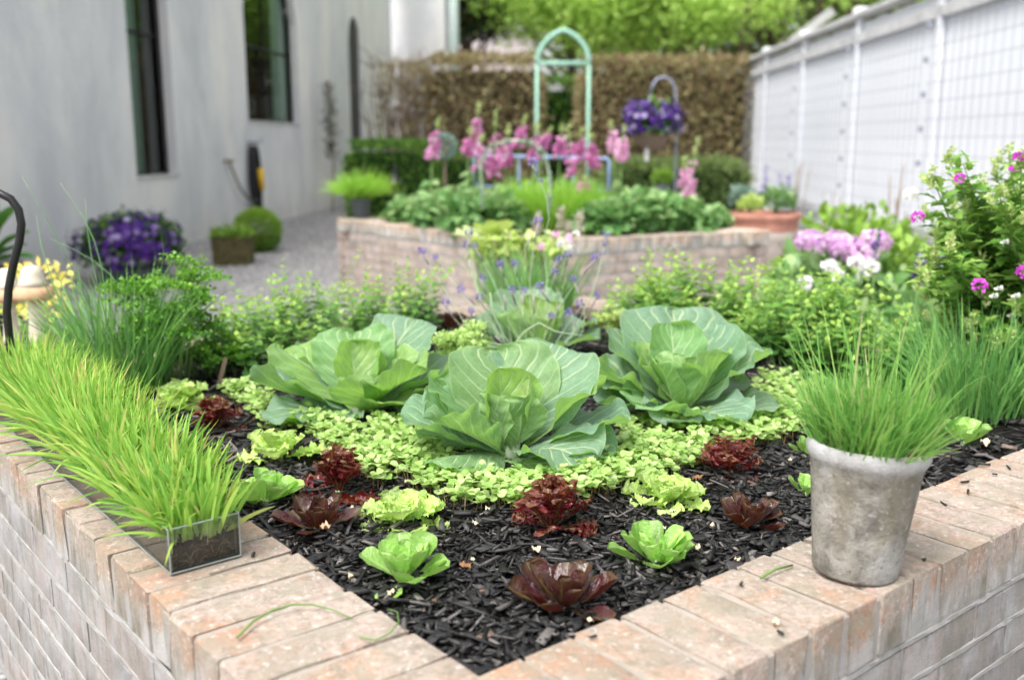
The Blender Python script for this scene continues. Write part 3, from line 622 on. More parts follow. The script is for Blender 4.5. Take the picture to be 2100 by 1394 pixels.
# far wing: a facade turned to the path with a pilaster and downpipe
wing = G(); pA = at(790, 110, 24.2); pB = at(925, 110, 24.6)
wing.box(((pA[0] + pB[0]) / 2, 25.4, HTOP / 2), (pB[0] - pA[0], 2.0, HTOP)); wing.make('wing_wall', M['stucco'], house, False)
g = G(); pc = at(905, 110, 24.2); g.box((pc[0], 24.3, HTOP / 2), (.16, .16, HTOP)); g.make('pilaster', M['stucco'], house, False)
g = G(); pc = at(931, 110, 24.2); g.tube([(pc[0], 24.35, 0), (pc[0], 24.35, HTOP)], .12, 10); g.make('downpipe', plain('grey_green_pipe', (.42, .50, .48), .6), house)
# flared, slightly battered foot of the wall near the path
# hose on its hook
hs_ = s_at(508); zh = at(510, 340, 13)[2]
hw_ = hpt(hs_, 0); dd = hw_[1]
hose = thing('garden_hose', 'black hose coiled on a wall hook with yellow nozzle, between the two windows', 'hose', loc=hpt(hs_, at(512, 300, dd)[2], 0))
g = G()
for k in range(5):
    pts = []; hh = .36 + .04 * k; ww = .075 + .012 * k
    for i in range(25):
        a = 2 * pi * i / 24; pts.append(HD * (ww * sin(a)) + HN * (.07 + .022 * k - .04) + np.array([0, 0, -hh + hh * cos(a)]))
    g.tube(pts, .017, 7, cap=False)
g.make('coil', M['rubber'], hose)
g = G(); g.tube([HD * .0 + HN * 0 + np.array([0, 0, .05]), HN * .16 + np.array([0, 0, .05]), HN * .2 + np.array([0, 0, .1])], .02, 8); g.make('hook', M['wire'], hose)
g = G(); g.tube([HN * .17 + np.array([0, 0, -.30]) - HD * .02, HN * .18 + np.array([0, 0, -.60]) - HD * .02], [.045, .035], 10); g.make('nozzle', M['hosey'], hose)
tp = hpt(s_at(458), at(458, 330, hpt(s_at(458), 0)[1])[2], .06) - np.array(hose.location)
e = HN * .1 + np.array([0, 0, -.74]); pts = [tp + (e - tp) * t + np.array([0, 0, -.18 * sin(pi * t)]) for t in np.linspace(0, 1, 14)]
G().tube(pts, .016, 8).make('feed_pipe', plain('grey_hose', (.13, .13, .14), .5), hose)
g = G(); g.tube([tp - HN * .08, tp + HN * .05], .022, 8); g.tube([tp + HN * .05 - HD * .07, tp + HN * .05 + HD * .07], .014, 6); g.make('tap', M['pipe'], hose)

# ------------------------------------------------------------------ fence on the right
fc, fa = 3.5, math.atan(77 / 2080.); FD = np.array([sin(fa), cos(fa), 0]); FN = np.array([-cos(fa), sin(fa), 0])
def fpt(y, z, out=0): return np.array([fc / 1 + FD[0] / FD[1] * y * 1.0, y, z]) + FN * out
fh = 2.62
fence = thing('fence', 'tall white boarded fence with rails, posts and wire mesh along the right side', 'fence')
ys = [1.9 + 2.42 * k for k in range(8)]                                # bays
bw = .145
bm_b = None
for k, y0 in enumerate(ys[:-1]):
    y1 = ys[k + 1]; nb = int((y1 - y0) / bw)
    for j in range(nb):
        ya = y0 + (y1 - y0) * j / nb
        if bm_b is None:
            gb = G(); gb.box((0, 0, 0), (bw - .006, .022, 1)); bm_b = mesh('board', gb.v, gb.f, M['whitepaint'], smooth=False)
        zt = fh - .12 - .02 * random.random()
        p = fpt(ya + bw / 2, zt / 2 + .03, 0); link('board', bm_b, fence, loc=p, rot=(0, random.gauss(0, .002), pi / 2 - fa + random.gauss(0, .01)), scale=(1, 1, zt - .06))
    for zz, hgt in ((fh - .30, .10), (.36, .10)):
        g = G(); Rf = np.stack([FD, FN, [0, 0, 1.]], 1); g.box(fpt((y0 + y1) / 2, zz, .05), (y1 - y0 - .01, .05, hgt), Rf); g.make('rail', M['fencecap'], fence, False)
    g = G(); g.box(fpt((y0 + y1) / 2, fh - .05, .03), (y1 - y0 + .002, .17, .05), Rf); g.make('cap_rail', M['fencecap'], fence, False)
    # wire trellis panel held off the boards
    g = G(); r = .0030
    for yy in np.arange(y0 + .1, y1 - .05, .155): g.tube([fpt(yy, .25, .16), fpt(yy, fh - .33, .16)], r, 4, False)
    for zz in np.arange(.3, fh - .35, .155): g.tube([fpt(y0 + .06, zz, .165), fpt(y1 - .06, zz, .165)], r, 4, False)
    g.make('wire_mesh', M['wire'], fence, False)
for k, y0 in enumerate(ys):
    g = G(); g.box(fpt(y0, fh / 2 - .04, .05), (.07, .05, fh - .08), Rf); g.box(fpt(y0, fh + .0, .04), (.12, .16, .07), Rf, .8); g.make('post', M['whitepaint'], fence, False)
    if k in (2, 3, 4, 5):
        g = G()
        for zz in np.arange(.4, fh - .3, .3): g = G(); g.box(fpt(y0 - .07, zz, .18), (.05, .03, .05), Rf); g.make('bracket', M['wire'], fence, False)
# ------------------------------------------------------------------ hedges, trees
def leafcloud(P, dirs, size, T, TF, U, rng=RNG, rnd=None, roll=1.0):
    n = len(P); m_ = rot_from(dirs, rng.normal(0, roll, n)) * size[:, None, None]; return stamp(T, TF, m_, P, U, rnd)
LT = leafT(2, 3, .55); LT2 = leafT(2, 2, .7)
def hedge_block(name, label, c, d, mat, n, ls, corecol, round_=.15, cat='hedge', wig=.05, rng=RNG):
    t = thing(name, label, cat, loc=(c[0], c[1], 0)); d = np.array(d); 
    f = rng.choice(5, n, p=np.array([d[0] * d[2], d[1] * d[2], d[1] * d[2], d[0] * d[1], d[0] * d[2] * .3]) / (d[0] * d[2] * 1.3 + 2 * d[1] * d[2] + d[0] * d[1]))
    P = rng.uniform(-.5, .5, (n, 3)); 
    P[f == 0, 1] = -.5; P[f == 1, 0] = -.5; P[f == 2, 0] = .5; P[f == 3, 2] = .5; P[f == 4, 1] = .5
    P = P * d; P[:, 2] += d[2] / 2
    e = 1 - round_ * ((np.abs(P[:, 0] / d[0] * 2) > .93) * (P[:, 2] > d[2] * .9))
    P += rng.normal(0, wig, (n, 3)); P[:, 2] = np.clip(P[:, 2] * e, .03, None)
    out = P - np.array([0, 0, d[2] / 2]); dr = out / d + rdirs(n) * .8 + np.array([0, 0, .3])
    V, Fc, U, R_ = leafcloud(P, dr, rng.uniform(.6, 1.3, n) * ls, *LT, rng)
    link('foliage', mesh('foliage', V, Fc, mat, U, R_), t)
    g = G(); g.box((0, 0, d[2] * .47), (d[0] * .9, d[1] * .86, d[2] * .9)); g.make('shade_core', corecol, t, False); return t  # solid dark box: shade inside the hedge put in as colour
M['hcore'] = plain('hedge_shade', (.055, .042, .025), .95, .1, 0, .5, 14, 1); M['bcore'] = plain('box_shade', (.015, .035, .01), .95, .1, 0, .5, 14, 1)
hx0, hx1, hx2, hx3 = [at(k, 200, 17.6)[0] for k in (880, 1108, 1196, 1546)]
hz = at(1300, 124, 17.6)[2]
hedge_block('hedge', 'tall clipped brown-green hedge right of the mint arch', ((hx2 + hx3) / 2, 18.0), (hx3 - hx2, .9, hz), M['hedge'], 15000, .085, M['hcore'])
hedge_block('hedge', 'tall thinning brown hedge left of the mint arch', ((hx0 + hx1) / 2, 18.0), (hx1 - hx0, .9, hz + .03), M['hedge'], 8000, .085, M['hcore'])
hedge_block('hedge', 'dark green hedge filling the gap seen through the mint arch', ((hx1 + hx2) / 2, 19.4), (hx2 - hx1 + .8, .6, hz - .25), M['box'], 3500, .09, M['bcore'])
# bare, twiggy end of the left hedge
t = thing('hedge', 'bare twiggy brown end of the hedge against the pale house', 'hedge', loc=((at(765, 200, 17.6)[0] + hx0) / 2, 17.8, 0)); xw = hx0 - at(765, 200, 17.6)[0]
g = G()
for i in range(46):
    x0 = random.uniform(-.5, .5) * xw; p = np.array([x0, random.uniform(-.25, .25), 0]); pts = [p.copy()]
    for k in range(5): p = p + np.array([random.gauss(0, .10), random.gauss(0, .06), hz / 5.2]); pts.append(p.copy())
    g.tube(pts, [.028, .024, .018, .014, .010, .006], 5)
    for k in range(5):
        b = pts[random.randint(1, 5)]; g.tube([b, b + np.array([random.gauss(0, .2), random.gauss(0, .1), random.uniform(.1, .35)])], [.008, .003], 4)
g.make('branches', M['twig'], t)
n = 2900; P = np.stack([RNG.beta(1.5, .9, n) * xw - xw / 2, RNG.normal(0, .2, n), hz * RNG.beta(1.6, 1.0, n)], 1)
V, Fc, U, R_ = leafcloud(P, rdirs(n), RNG.uniform(.05, .09, n), *LT); link('foliage', mesh('foliage', V, Fc, M['hedge'], U, R_), t)
# low box hedges
p = at(805, 400, 11.6); hedge_block('box_hedge', 'low clipped dark green box hedge beside the potted grass', (p[0], 12.1), (.98, 1.3, at(800, 297, 11.6)[2]), M['box'], 9000, .045, M['bcore'], wig=.025)
p = at(940, 400, 12.6); hedge_block('box_hedge', 'small shaded box bush between the left box hedge and foxgloves', (p[0], 13.1), (.5, .6, at(940, 318, 12.6)[2]), M['box'], 2600, .045, M['bcore'], wig=.03)
p = at(1395, 400, 12.8); hedge_block('box_hedge', 'long low olive green box hedge below the brown hedge on the right', (p[0], 13.4), (1.75, 1.1, at(1400, 338, 12.8)[2]), M['oliv'], 9000, .05, M['bcore'], wig=.04)

def tree(name, label, x, y, h, cr, zc, mat, n, ls, trunk=.16, limbs=7, seed=1, flat=.7, clumps=26):
    rg = np.random.default_rng(seed); t = thing(name, label, 'tree', loc=(x, y, 0)); g = G()
    top = np.array([rg.normal(0, .3), rg.normal(0, .3), zc]); pts = [top * k + np.array([sin(k * 5) * .08, cos(k * 4) * .08, 0]) for k in np.linspace(0, 1, 7)]
    pts[0] *= 0
    g.tube(pts, [trunk * (1 - .65 * k) for k in np.linspace(0, 1, 7)], 9); C_ = []
    for k in range(clumps):
        d = rdirs(1, -35, 90, rg)[0]; C_.append(top + d * cr * np.array([1, 1, flat]) * rg.uniform(.45, 1))
    for k in range(limbs * 2):
        c = C_[k % len(C_)]; s_ = pts[3 + k % 3]; m_ = (s_ + c) / 2 + rg.normal(0, .15, 3); g.tube([s_, m_, c], [trunk * .4, trunk * .22, trunk * .06], 6)
    g.make('trunk', M['wood'], t)
    ci = rg.integers(0, clumps, n); Cc = np.array(C_)[ci]; rr = cr * .33
    P = Cc + rg.normal(0, rr * .55, (n, 3)) * np.array([1, 1, .7]); P[:, 2] = np.maximum(P[:, 2], .1)
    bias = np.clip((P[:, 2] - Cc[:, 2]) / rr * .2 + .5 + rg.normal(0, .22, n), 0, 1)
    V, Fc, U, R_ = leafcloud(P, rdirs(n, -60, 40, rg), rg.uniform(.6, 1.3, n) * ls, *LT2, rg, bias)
    link('crown', mesh('crown', V, Fc, mat, U, R_), t); return t
tx = lambda px, y: at(px, 60, y)[0]
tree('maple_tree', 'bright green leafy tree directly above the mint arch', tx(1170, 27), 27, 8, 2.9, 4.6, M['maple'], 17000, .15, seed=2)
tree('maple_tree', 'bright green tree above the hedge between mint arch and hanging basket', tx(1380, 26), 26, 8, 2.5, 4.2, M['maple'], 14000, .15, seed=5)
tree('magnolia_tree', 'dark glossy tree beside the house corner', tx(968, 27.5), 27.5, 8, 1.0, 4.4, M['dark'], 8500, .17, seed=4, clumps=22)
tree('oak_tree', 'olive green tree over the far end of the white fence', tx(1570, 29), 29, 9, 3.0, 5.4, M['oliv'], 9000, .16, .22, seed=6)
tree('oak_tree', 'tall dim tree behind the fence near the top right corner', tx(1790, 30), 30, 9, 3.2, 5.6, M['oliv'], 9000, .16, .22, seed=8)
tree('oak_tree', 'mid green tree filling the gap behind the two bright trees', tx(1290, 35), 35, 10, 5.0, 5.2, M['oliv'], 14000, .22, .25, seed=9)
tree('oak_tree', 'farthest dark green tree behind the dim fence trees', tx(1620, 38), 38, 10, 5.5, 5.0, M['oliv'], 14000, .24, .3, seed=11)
for i, (px, yy, r, lb) in enumerate(((1660, 24, .12, 'bare leaning tree trunk behind the far end of the fence'), (1500, 25, .09, 'thin grey tree trunk rising over the hedge'), (1710, 26, .14, 'thick bare tree trunk just above the fence cap'))):
    t = thing('tree_trunk', lb, 'tree', loc=(tx(px, yy), yy, 0)); G().tube([(0, 0, 0), (.1, 0, 1.5), (.05 + .2 * i, .1, 3), (.4, 0, 5), (.5, .2, 7.5)], [r * 1.3, r * 1.1, r, r * .8, r * .5], 9).make('trunk', M['wood'], t)
    G().tube([(.1, 0, 2.6), (.5, .1, 3.6), (.7, .2, 5)], [r * .5, r * .35, r * .15], 7).make('limb', M['wood'], t)
nb = thing('neighbour_house', 'pale pink wall of a neighbouring house glimpsed behind the dark tree', 'house', loc=(tx(985, 40), 40, 0)); g = G(); g.box((0, 0, 2.6), (4.2, 3, 5.2)); g.make('wall', M['pinkwall'], nb, False)
g = G(); g.add([(-2.3, -1.7, 5.2), (2.3, -1.7, 5.2), (2.3, 1.7, 5.2), (-2.3, 1.7, 5.2), (0, -1.7, 6.6), (0, 1.7, 6.6)], [(0, 1, 4), (2, 3, 5), (1, 2, 5, 4), (3, 0, 4, 5)]); g.make('roof', M['fencecap'], nb, False)
bd = thing('loose_board', 'weathered white board leaning up behind the far fence end', 'board', loc=at(1665, 55, 19.5)); g = G(); g.box((0, 0, 0), (.95, .05, .16), np.array([[cos(.65), 0, -sin(.65)], [0, 1, 0], [sin(.65), 0, cos(.65)]])); g.make('plank', M['fencecap'], bd, False)
# reflections and other views: greenery beyond the fence and far behind
tree('oak_tree', 'broad tree standing outside the fence to the right', 8.6, 16, 8, 3.2, 5.2, M['maple'], 7000, .2, seed=14)
tree('oak_tree', 'second broad tree outside the fence, farther along', 9.5, 22, 8, 3.2, 5.4, M['maple'], 7000, .2, seed=15)

# ------------------------------------------------------------------ cabbages
def bed_at(px, py): p = W(px, py, SOIL); p[2] = float(soil_z(p[0], p[1])) + .004; return p
GREENS = {'out': (.23, .365, .26), 'mid': (.26, .43, .18), 'in': (.33, .52, .13), 'yel': (.44, .62, .16)}
def cabbage(label, px, py, leaves, seed, scale=1.0, up=0.035):
    c = bed_at(px, py); t = thing('cabbage', label, 'cabbage', loc=c, group='cabbages in the near bed')
    g = G(); g.tube([(0, 0, -.01), (.002, 0, up), (0, .002, up + .03)], [.016, .015, .010], 10); g.make('stalk', M['palestem'], t)
    for i, (az, el, L_, Wd, bend, cup, cc, ruff) in enumerate(leaves):
        if L_ > .165 and el > 28: el -= 13; L_ *= 1.07; Wd *= 1.08
        elif L_ <= .165 and el > 55: el -= 5
        Wd *= 1.04
        if L_ <= .165: ruff *= .5
        V, Fc, U = big_leaf(L_ * scale, Wd * scale * 1.18, 34, 40, bend * .8, cup * .9, ruff * 1.15, random.uniform(1.6, 3.0), seed * 50 + i, pet=.07, petw=.035, tip=.52, peak=.56, pucker=.014, wave=.045)
        me = mesh('leaf', V, Fc, M['cab'], U)
        k = GREENS[cc]; j = [random.uniform(.92, 1.08) for _ in range(3)]
        r = .010 if el > 50 else .014
        link('leaf', me, t, loc=(r * cos(rad(az)), r * sin(rad(az)), up * (.3 + .7 * max(0, el) / 90)), rot=(rad(el), random.gauss(0, .07), rad(az - 90)), color=tuple(a * b for a, b in zip(k, j)))
    return t
def O(*a): return a
# azimuth 0 right, 90 away, 270 towards the camera
cabbage('middle front cabbage, the largest, with a pale leaf folded towards the camera', 1050, 945, [
    (62, 66, .235, .20, -18, .30, 'out', .03), (100, 70, .215, .19, -14, .38, 'mid', .03), (146, 56, .20, .17, -10, .5, 'mid', .04),
    (178, 34, .215, .16, -6, .45, 'out', .03), (200, 50, .18, .17, -22, .55, 'out', .05), (20, 48, .215, .16, -8, .62, 'in', .05),
    (262, 72, .12, .12, 6, .40, 'in', .04), (190, 66, .13, .12, 14, .5, 'in', .04), (120, 78, .16, .12, 14, .7, 'yel', .05), (35, 74, .15, .12, 18, .7, 'yel', .05), (300, 70, .13, .10, 10, .8, 'yel', .05),
    (318, 44, .175, .15, -62, .35, 'out', .05), (2, 22, .24, .15, -10, .30, 'out', .04), (345, 12, .20, .14, -14, .3, 'out', .04), (222, 16, .19, .14, -16, -.35, 'mid', .04), (295, 6, .15, .10, -6, .3, 'mid', .03), (160, 12, .19, .13, -8, .3, 'out', .04)], 1, .98)
cabbage('left cabbage with a broad bright leaf cupped at its front', 735, 850, [
    (60, 62, .26, .18, -20, .32, 'out', .03), (95, 66, .20, .17, -12, .42, 'mid', .04), (128, 48, .23, .15, -18, .4, 'out', .04), (185, 34, .24, .19, -4, .45, 'out', .04),
    (160, 50, .22, .22, -8, .30, 'in', .03), (345, 52, .19, .17, -12, .55, 'in', .05), (285, 60, .09, .09, 8, .6, 'yel', .05), (120, 72, .16, .12, 10, .7, 'yel', .06), (50, 68, .16, .13, 8, .7, 'in', .05),
    (20, 40, .25, .17, -18, .36, 'out', .04), (215, 12, .22, .14, -16, .2, 'out', .06), (250, 14, .17, .12, -22, .2, 'out', .05), (320, 26, .16, .12, -28, .4, 'in', .05), (0, 12, .22, .13, -14, .3, 'out', .04), (8, 30, .25, .17, -16, .35, 'out', .04), (300, 44, .15, .15, -10, .4, 'in', .05)], 2, .96)
cabbage('right cabbage whose rearmost leaf stands highest', 1395, 858, [
    (92, 66, .275, .24, -16, .30, 'out', .03), (60, 62, .24, .18, -12, .4, 'out', .05), (132, 56, .25, .19, -12, .4, 'out', .04), (15, 50, .235, .18, -6, .5, 'out', .05),
    (168, 42, .22, .19, -10, .42, 'out', .05), (150, 64, .18, .17, -2, .5, 'in', .05), (330, 66, .17, .17, 2, .5, 'in', .05), (215, 62, .15, .14, 0, .6, 'in', .06), (95, 76, .20, .13, 4, .8, 'mid', .05), (260, 76, .14, .14, 12, .55, 'yel', .05),
    (195, 18, .21, .14, -16, .25, 'out', .05), (300, 20, .20, .15, -30, .35, 'out', .05), (250, 16, .17, .13, -20, .3, 'out', .05), (350, 12, .23, .13, -14, .25, 'out', .04), (40, 20, .2, .14, -10, .3, 'out', .04), (172, 24, .25, .16, -10, .25, 'out', .04), (225, 34, .17, .14, -12, .4, 'mid', .05)], 3, .92)
cabbage('half hidden cabbage behind the lavender stalks at the rear', 1085, 735, [
    (95, 68, .24, .20, -16, .35, 'out', .04), (150, 52, .20, .17, -14, .4, 'out', .04), (30, 42, .24, .17, -20, .35, 'out', .05), (200, 60, .16, .15, 0, .6, 'yel', .06), (300, 64, .15, .15, 0, .6, 'yel', .06),
    (60, 70, .18, .15, 4, .6, 'in', .05), (350, 26, .24, .16, -22, .3, 'out', .04), (185, 20, .24, .15, -18, .3, 'out', .04), (240, 24, .17, .13, -20, .3, 'out', .04), (90, 30, .22, .15, -14, .3, 'out', .04)], 4, .85)

# ------------------------------------------------------------------ small lettuces
def variants(k, seed, **kw):
    out = []
    for i in range(k):
        q = dict(kw); q['bend'] = kw['bend'] + (i - k / 2) * 9; q['cup'] = kw['cup'] * (1 + .12 * (i - k / 2)); out.append(big_leaf(seed=seed + i, **q))
    return out
LETT = {
    'redrom': [mesh('leaf', *(a[0], a[1]), M['redrom'], a[2]) for a in variants(5, 300, Lg=1, Wd=.60, nu=14, nv=28, bend=28, cup=.5, ruff=.025, frq=2, pet=.12, petw=.09, tip=.5, peak=.64, pucker=.006, wave=.014)],
    'grnrom': [mesh('leaf', *(a[0], a[1]), M['grnrom'], a[2]) for a in variants(5, 320, Lg=1, Wd=.60, nu=14, nv=28, bend=26, cup=.5, ruff=.028, frq=2.0, pet=.14, petw=.08, tip=.48, peak=.70, pucker=.006, wave=.015)],
    'grnfrl': [mesh('leaf', *(a[0], a[1]), M['grnfrl'], a[2]) for a in variants(6, 340, Lg=1, Wd=.74, nu=20, nv=36, bend=10, cup=.35, ruff=.085, frq=4.2, pet=.10, petw=.09, tip=.5, peak=.66, pucker=.018, wave=.05, lobes=4, lobeamp=.10)],
    'redfrl': [mesh('leaf', *(a[0], a[1]), M['redfrl'], a[2]) for a in variants(6, 360, Lg=1, Wd=.46, nu=14, nv=48, bend=2, cup=.2, ruff=.14, frq=6, pet=.25, petw=.10, tip=.8, peak=.62, pucker=.03, wave=.06, lobes=-6, lobeamp=.75)]}
def lettuce(kind, label, px, py, R_, rings, seed, group):
    R_ *= .94
    """rings: (count, elevation, length factor, azimuth offset)"""
    rg = random.Random(seed); c = bed_at(px, py); t = thing('lettuce', label, 'lettuce', loc=c, group=group)
    G().tube([(0, 0, -.008), (0, 0, R_ * .16)], [R_ * .10, R_ * .07], 8).make('stalk', M['palestem'], t)
    for (k, el, lf, off) in rings:
        for i in range(k):
            az = off + 360 * i / k + rg.gauss(0, 11); e = el + rg.gauss(0, 9 if kind == 'redfrl' else 5.5); L_ = R_ * lf * rg.uniform(.88, 1.1)
            link('leaf', rg.choice(LETT[kind]), t, loc=(R_ * .05 * cos(rad(az)), R_ * .05 * sin(rad(az)), R_ * .1 * max(0, e) / 90 + .002), rot=(rad(e), rg.gauss(0, .14), rad(az - 90)), scale=(L_ * rg.uniform(.88, 1.15), L_, L_))
    return t
rom = [(4, 66, .52, 20), (5, 48, .72, 0), (6, 28, .90, 30), (6, 8, 1.04, 10)]
gr = 'dark red romaine seedlings in the mulch'
lettuce('redrom', 'dark red lettuce nearest the front corner of the mulch, largest of its colour', 1155, 1222, .083, rom, 1, gr)
lettuce('redrom', 'dark red lettuce with a browned leaf, near the end of the clear grass trough', 650, 1078, .072, rom, 2, gr)
lettuce('redrom', 'dark red lettuce left of the clay pot', 1535, 1062, .068, rom, 3, gr)
rg_ = [(3, 70, .5, 20), (5, 54, .70, 0), (6, 36, .88, 30), (6, 16, 1.0, 60), (3, 2, .9, 0)]
gr = 'smooth bright green lettuce seedlings in the mulch'
lettuce('grnrom', 'upright smooth green lettuce closest to the left brick coping', 825, 1188, .078, rg_, 4, gr)
lettuce('grnrom', 'flat spreading smooth green lettuce closest to the right brick coping', 1345, 1140, .076, [(4, 60, .55, 20), (6, 42, .8, 0), (7, 24, .95, 30), (6, 6, 1.0, 10)], 5, gr)
lettuce('grnrom', 'smooth green lettuce overhung by the tips of the trough grass', 545, 1020, .075, rg_, 6, gr)
lettuce('grnrom', 'small pale green lettuce right of the clay pot by the coping', 1975, 905, .072, [(5, 50, .8, 20), (6, 28, 1.0, 0)], 7, gr)
lettuce('grnrom', 'small green seedling just peeping out at the lower left of the clay pot', 1655, 1000, .045, [(4, 50, .8, 20), (4, 24, 1.0, 0)], 8, gr)
lettuce('grnrom', 'small green seedling at the left rim of the clay pot', 1650, 925, .05, [(4, 50, .8, 20), (4, 24, 1.0, 0)], 9, gr)
fr = [(5, 66, .50, 10), (7, 46, .74, 0), (7, 26, .92, 30), (7, 5, 1.05, 15)]
gr = 'frilled pale green lettuce seedlings in the mulch'
lettuce('grnfrl', 'frilled pale green lettuce between two red ones, left of the middle', 825, 1058, .078, fr, 10, gr)
lettuce('grnfrl', 'frilled pale green lettuce against the sprouts, right of the middle', 1368, 1025, .076, fr, 11, gr)
lettuce('grnfrl', 'frilled pale green lettuce with wide flat outer leaves beside the trough grass', 575, 932, .084, [(5, 66, .55, 10), (5, 44, .8, 0), (6, 14, 1.1, 30)], 12, gr)
lettuce('grnfrl', 'frilled pale green lettuce mostly hidden behind the trough grass', 368, 830, .085, fr, 13, gr)
gr = 'frilled dark red lettuce seedlings'
rf = [(6, 80, .85, 10), (7, 66, 1.05, 0), (5, 36, .95, 30), (5, 6, .95, 15)]
lettuce('redfrl', 'jagged dark red lettuce in front of the middle of the sprout row', 1130, 1078, .092, [(6, 82, .85, 10), (7, 70, 1.05, 0), (5, 50, .95, 0), (6, 18, .8, 30), (3, 4, .9, 0)], 14, gr)
lettuce('redfrl', 'jagged red lettuce with long leaves lying on the mulch, left of the sprout row', 695, 1000, .094, [(8, 80, .85, 10), (7, 66, .95, 0), (8, 10, 1.1, 30)], 15, gr)
lettuce('redfrl', 'bushy wine red lettuce at the right end of the sprouts', 1498, 955, .074, rf, 16, gr)
lettuce('redfrl', 'jagged red lettuce showing between trough grass and left end of the sprouts', 440, 875, .078, rf, 17, gr)
lettuce('redrom', 'tiny dark red seedling at the left edge of the left cabbage', 530, 785, .05, [(5, 66, .9, 20), (4, 40, 1.0, 0)], 18, gr)

# ------------------------------------------------------------------ sprout border (a living carpet)
def inpoly(P, poly):
    x_, y_ = P[:, 0], P[:, 1]; ins = np.zeros(len(P), bool); k = len(poly)
    for i in range(k):
        (ax, ay), (bx, by) = poly[i], poly[(i + 1) % k]
        c = ((ay > y_) != (by > y_)) & (x_ < (bx - ax) * (y_ - ay) / (by - ay + 1e-12) + ax); ins ^= c
    return ins
def scatter(pxpoly, n, z=SOIL, rng=RNG):
    poly = [tuple(W(a, b, z)[:2]) for a, b in pxpoly]; a = np.array(poly); out = np.zeros((0, 2))
    while len(out) < n:
        P = rng.uniform(a.min(0), a.max(0), (n * 3, 2)); out = np.vstack([out, P[inpoly(P, poly)]])
    out = out[:n]; return np.column_stack([out, soil_z(out[:, 0], out[:, 1])])
def heartT():
    V = []; U = []
    for j, (wv, yv) in enumerate([(.04, 0), (.34, .22), (.52, .5), (.50, .78), (.34, .97), (.16, 1.0)]):
        for i in range(5):
            u = i / 2 - 1; V.append((u * wv, yv - (.10 if (j == 5 and i == 2) else 0) - (.03 if j > 3 and abs(u) < .1 else 0), .16 * abs(u) * wv + .12 * yv - .22 * yv * yv)); U.append((u, yv))
    return np.array(V), gridfaces(4, 5), np.array(U)
HT = heartT()
bands = [([(455, 800), (520, 800), (640, 880), (560, 885)], 210), ([(560, 850), (640, 850), (860, 965), (770, 985), (690, 930)], 380), ([(760, 905), (880, 900), (1030, 1000), (1080, 1045), (950, 1045), (860, 1010)], 430),
         ([(1000, 985), (1130, 1000), (1140, 1035), (1050, 1045)], 120), ([(1110, 1000), (1290, 940), (1330, 985), (1210, 1030), (1130, 1035)], 300), ([(1260, 920), (1440, 900), (1480, 925), (1330, 1000)], 300),
         ([(1400, 880), (1640, 830), (1680, 875), (1500, 935)], 330), ([(1540, 790), (1660, 810), (1690, 860), (1560, 850)], 200), ([(750, 880), (840, 860), (870, 900), (780, 920)], 130), ([(1270, 870), (1380, 860), (1420, 890), (1290, 930)], 150), ([(1560, 770), (1700, 790), (1700, 830), (1580, 810)], 110)]
Pb = np.vstack([scatter(poly, int(k * 1.12)) for poly, k in bands]); n = len(Pb); hgt = RNG.uniform(.014, .044, n)
top = Pb + np.column_stack([RNG.normal(0, .006, n), RNG.normal(0, .006, n), hgt]); prt = []
az = RNG.uniform(0, 2 * pi, n)
for k in (0, 1):
    a = az + pi * k + RNG.normal(0, .25, n); el = RNG.uniform(-.1, .75, n); d = np.stack([np.cos(a) * np.cos(el), np.sin(a) * np.cos(el), np.sin(el)], 1)
    prt.append(leafcloud(top, d, RNG.uniform(.0110, .0180, n), *HT, roll=.35))
mk = RNG.random(n) < .3; d = rdirs(int(mk.sum()), 30, 80); prt.append(leafcloud(top[mk] + [0, 0, .002], d, RNG.uniform(.006, .012, int(mk.sum())), *HT, roll=.5))
V, Fc, U, R_ = joinarr(prt); spr = link('sprouts', mesh('sprouts', V, Fc, M['sprout'], U, R_)); tag(spr, 'dense row of pale green heart leaved sprouts curving in front of the cabbages', 'sprouts', kind='stuff')
V, Fc, U, R_ = blades(Pb, top - Pb, np.linalg.norm(top - Pb, axis=1), np.full(n, .0022), np.full(n, 0.), 2)
link('sprout_stems', mesh('sprout_stems', V, Fc, M['stemred'], U, R_), spr)['kind'] = 'stuff'

# ------------------------------------------------------------------ clear trough of wheatgrass on the left coping
tl0, tl1, tr0, tr1, th_ = 1.316, 2.42, .452, .556, .066
org = LR(tl0, tr0, COPE); azT = math.atan2(DL[1], DL[0])
tro = thing('grass_trough', 'long clear acrylic trough of tall wheatgrass lying along the left coping', 'planter', loc=org, rotz=azT)   # local x along the wall, -y towards the bed
TL, TW, t_ = tl1 - tl0, tr1 - tr0, .003
g = G()
for (c, d) in (((TL / 2, -t_ / 2, th_ / 2), (TL, t_, th_)), ((TL / 2, -TW + t_ / 2, th_ / 2), (TL, t_, th_)), ((t_ / 2, -TW / 2, th_ / 2), (t_, TW - 2 * t_ - .001, th_)), ((TL - t_ / 2, -TW / 2, th_ / 2), (t_, TW - 2 * t_ - .001, th_)), ((TL / 2, -TW / 2, .002), (TL - 2 * t_ - .001, TW - 2 * t_ - .001, .003))): g.box(np.array(c) + [0, 0, .0015], d)
g.make('box', M['acrylic'], tro, False)
g = G()
rim = plain('acrylic_edge', (.26, .30, .28), .2, .6); zt = th_ + .003
for (a, b) in (((0, 0), (TL, 0)), ((0, -TW), (TL, -TW)), ((0, 0), (0, -TW))):
    for z in (zt, .0035): g.tube([(a[0], a[1], z), (b[0], b[1], z)], .0012, 6)
for a in ((0, 0), (0, -TW)): g.tube([(a[0], a[1], .003), (a[0], a[1], zt)], .0012, 6)
g.make('rim', rim, tro, False)
ns, nw = 110, 8; V = []                                              # soil block with uneven top
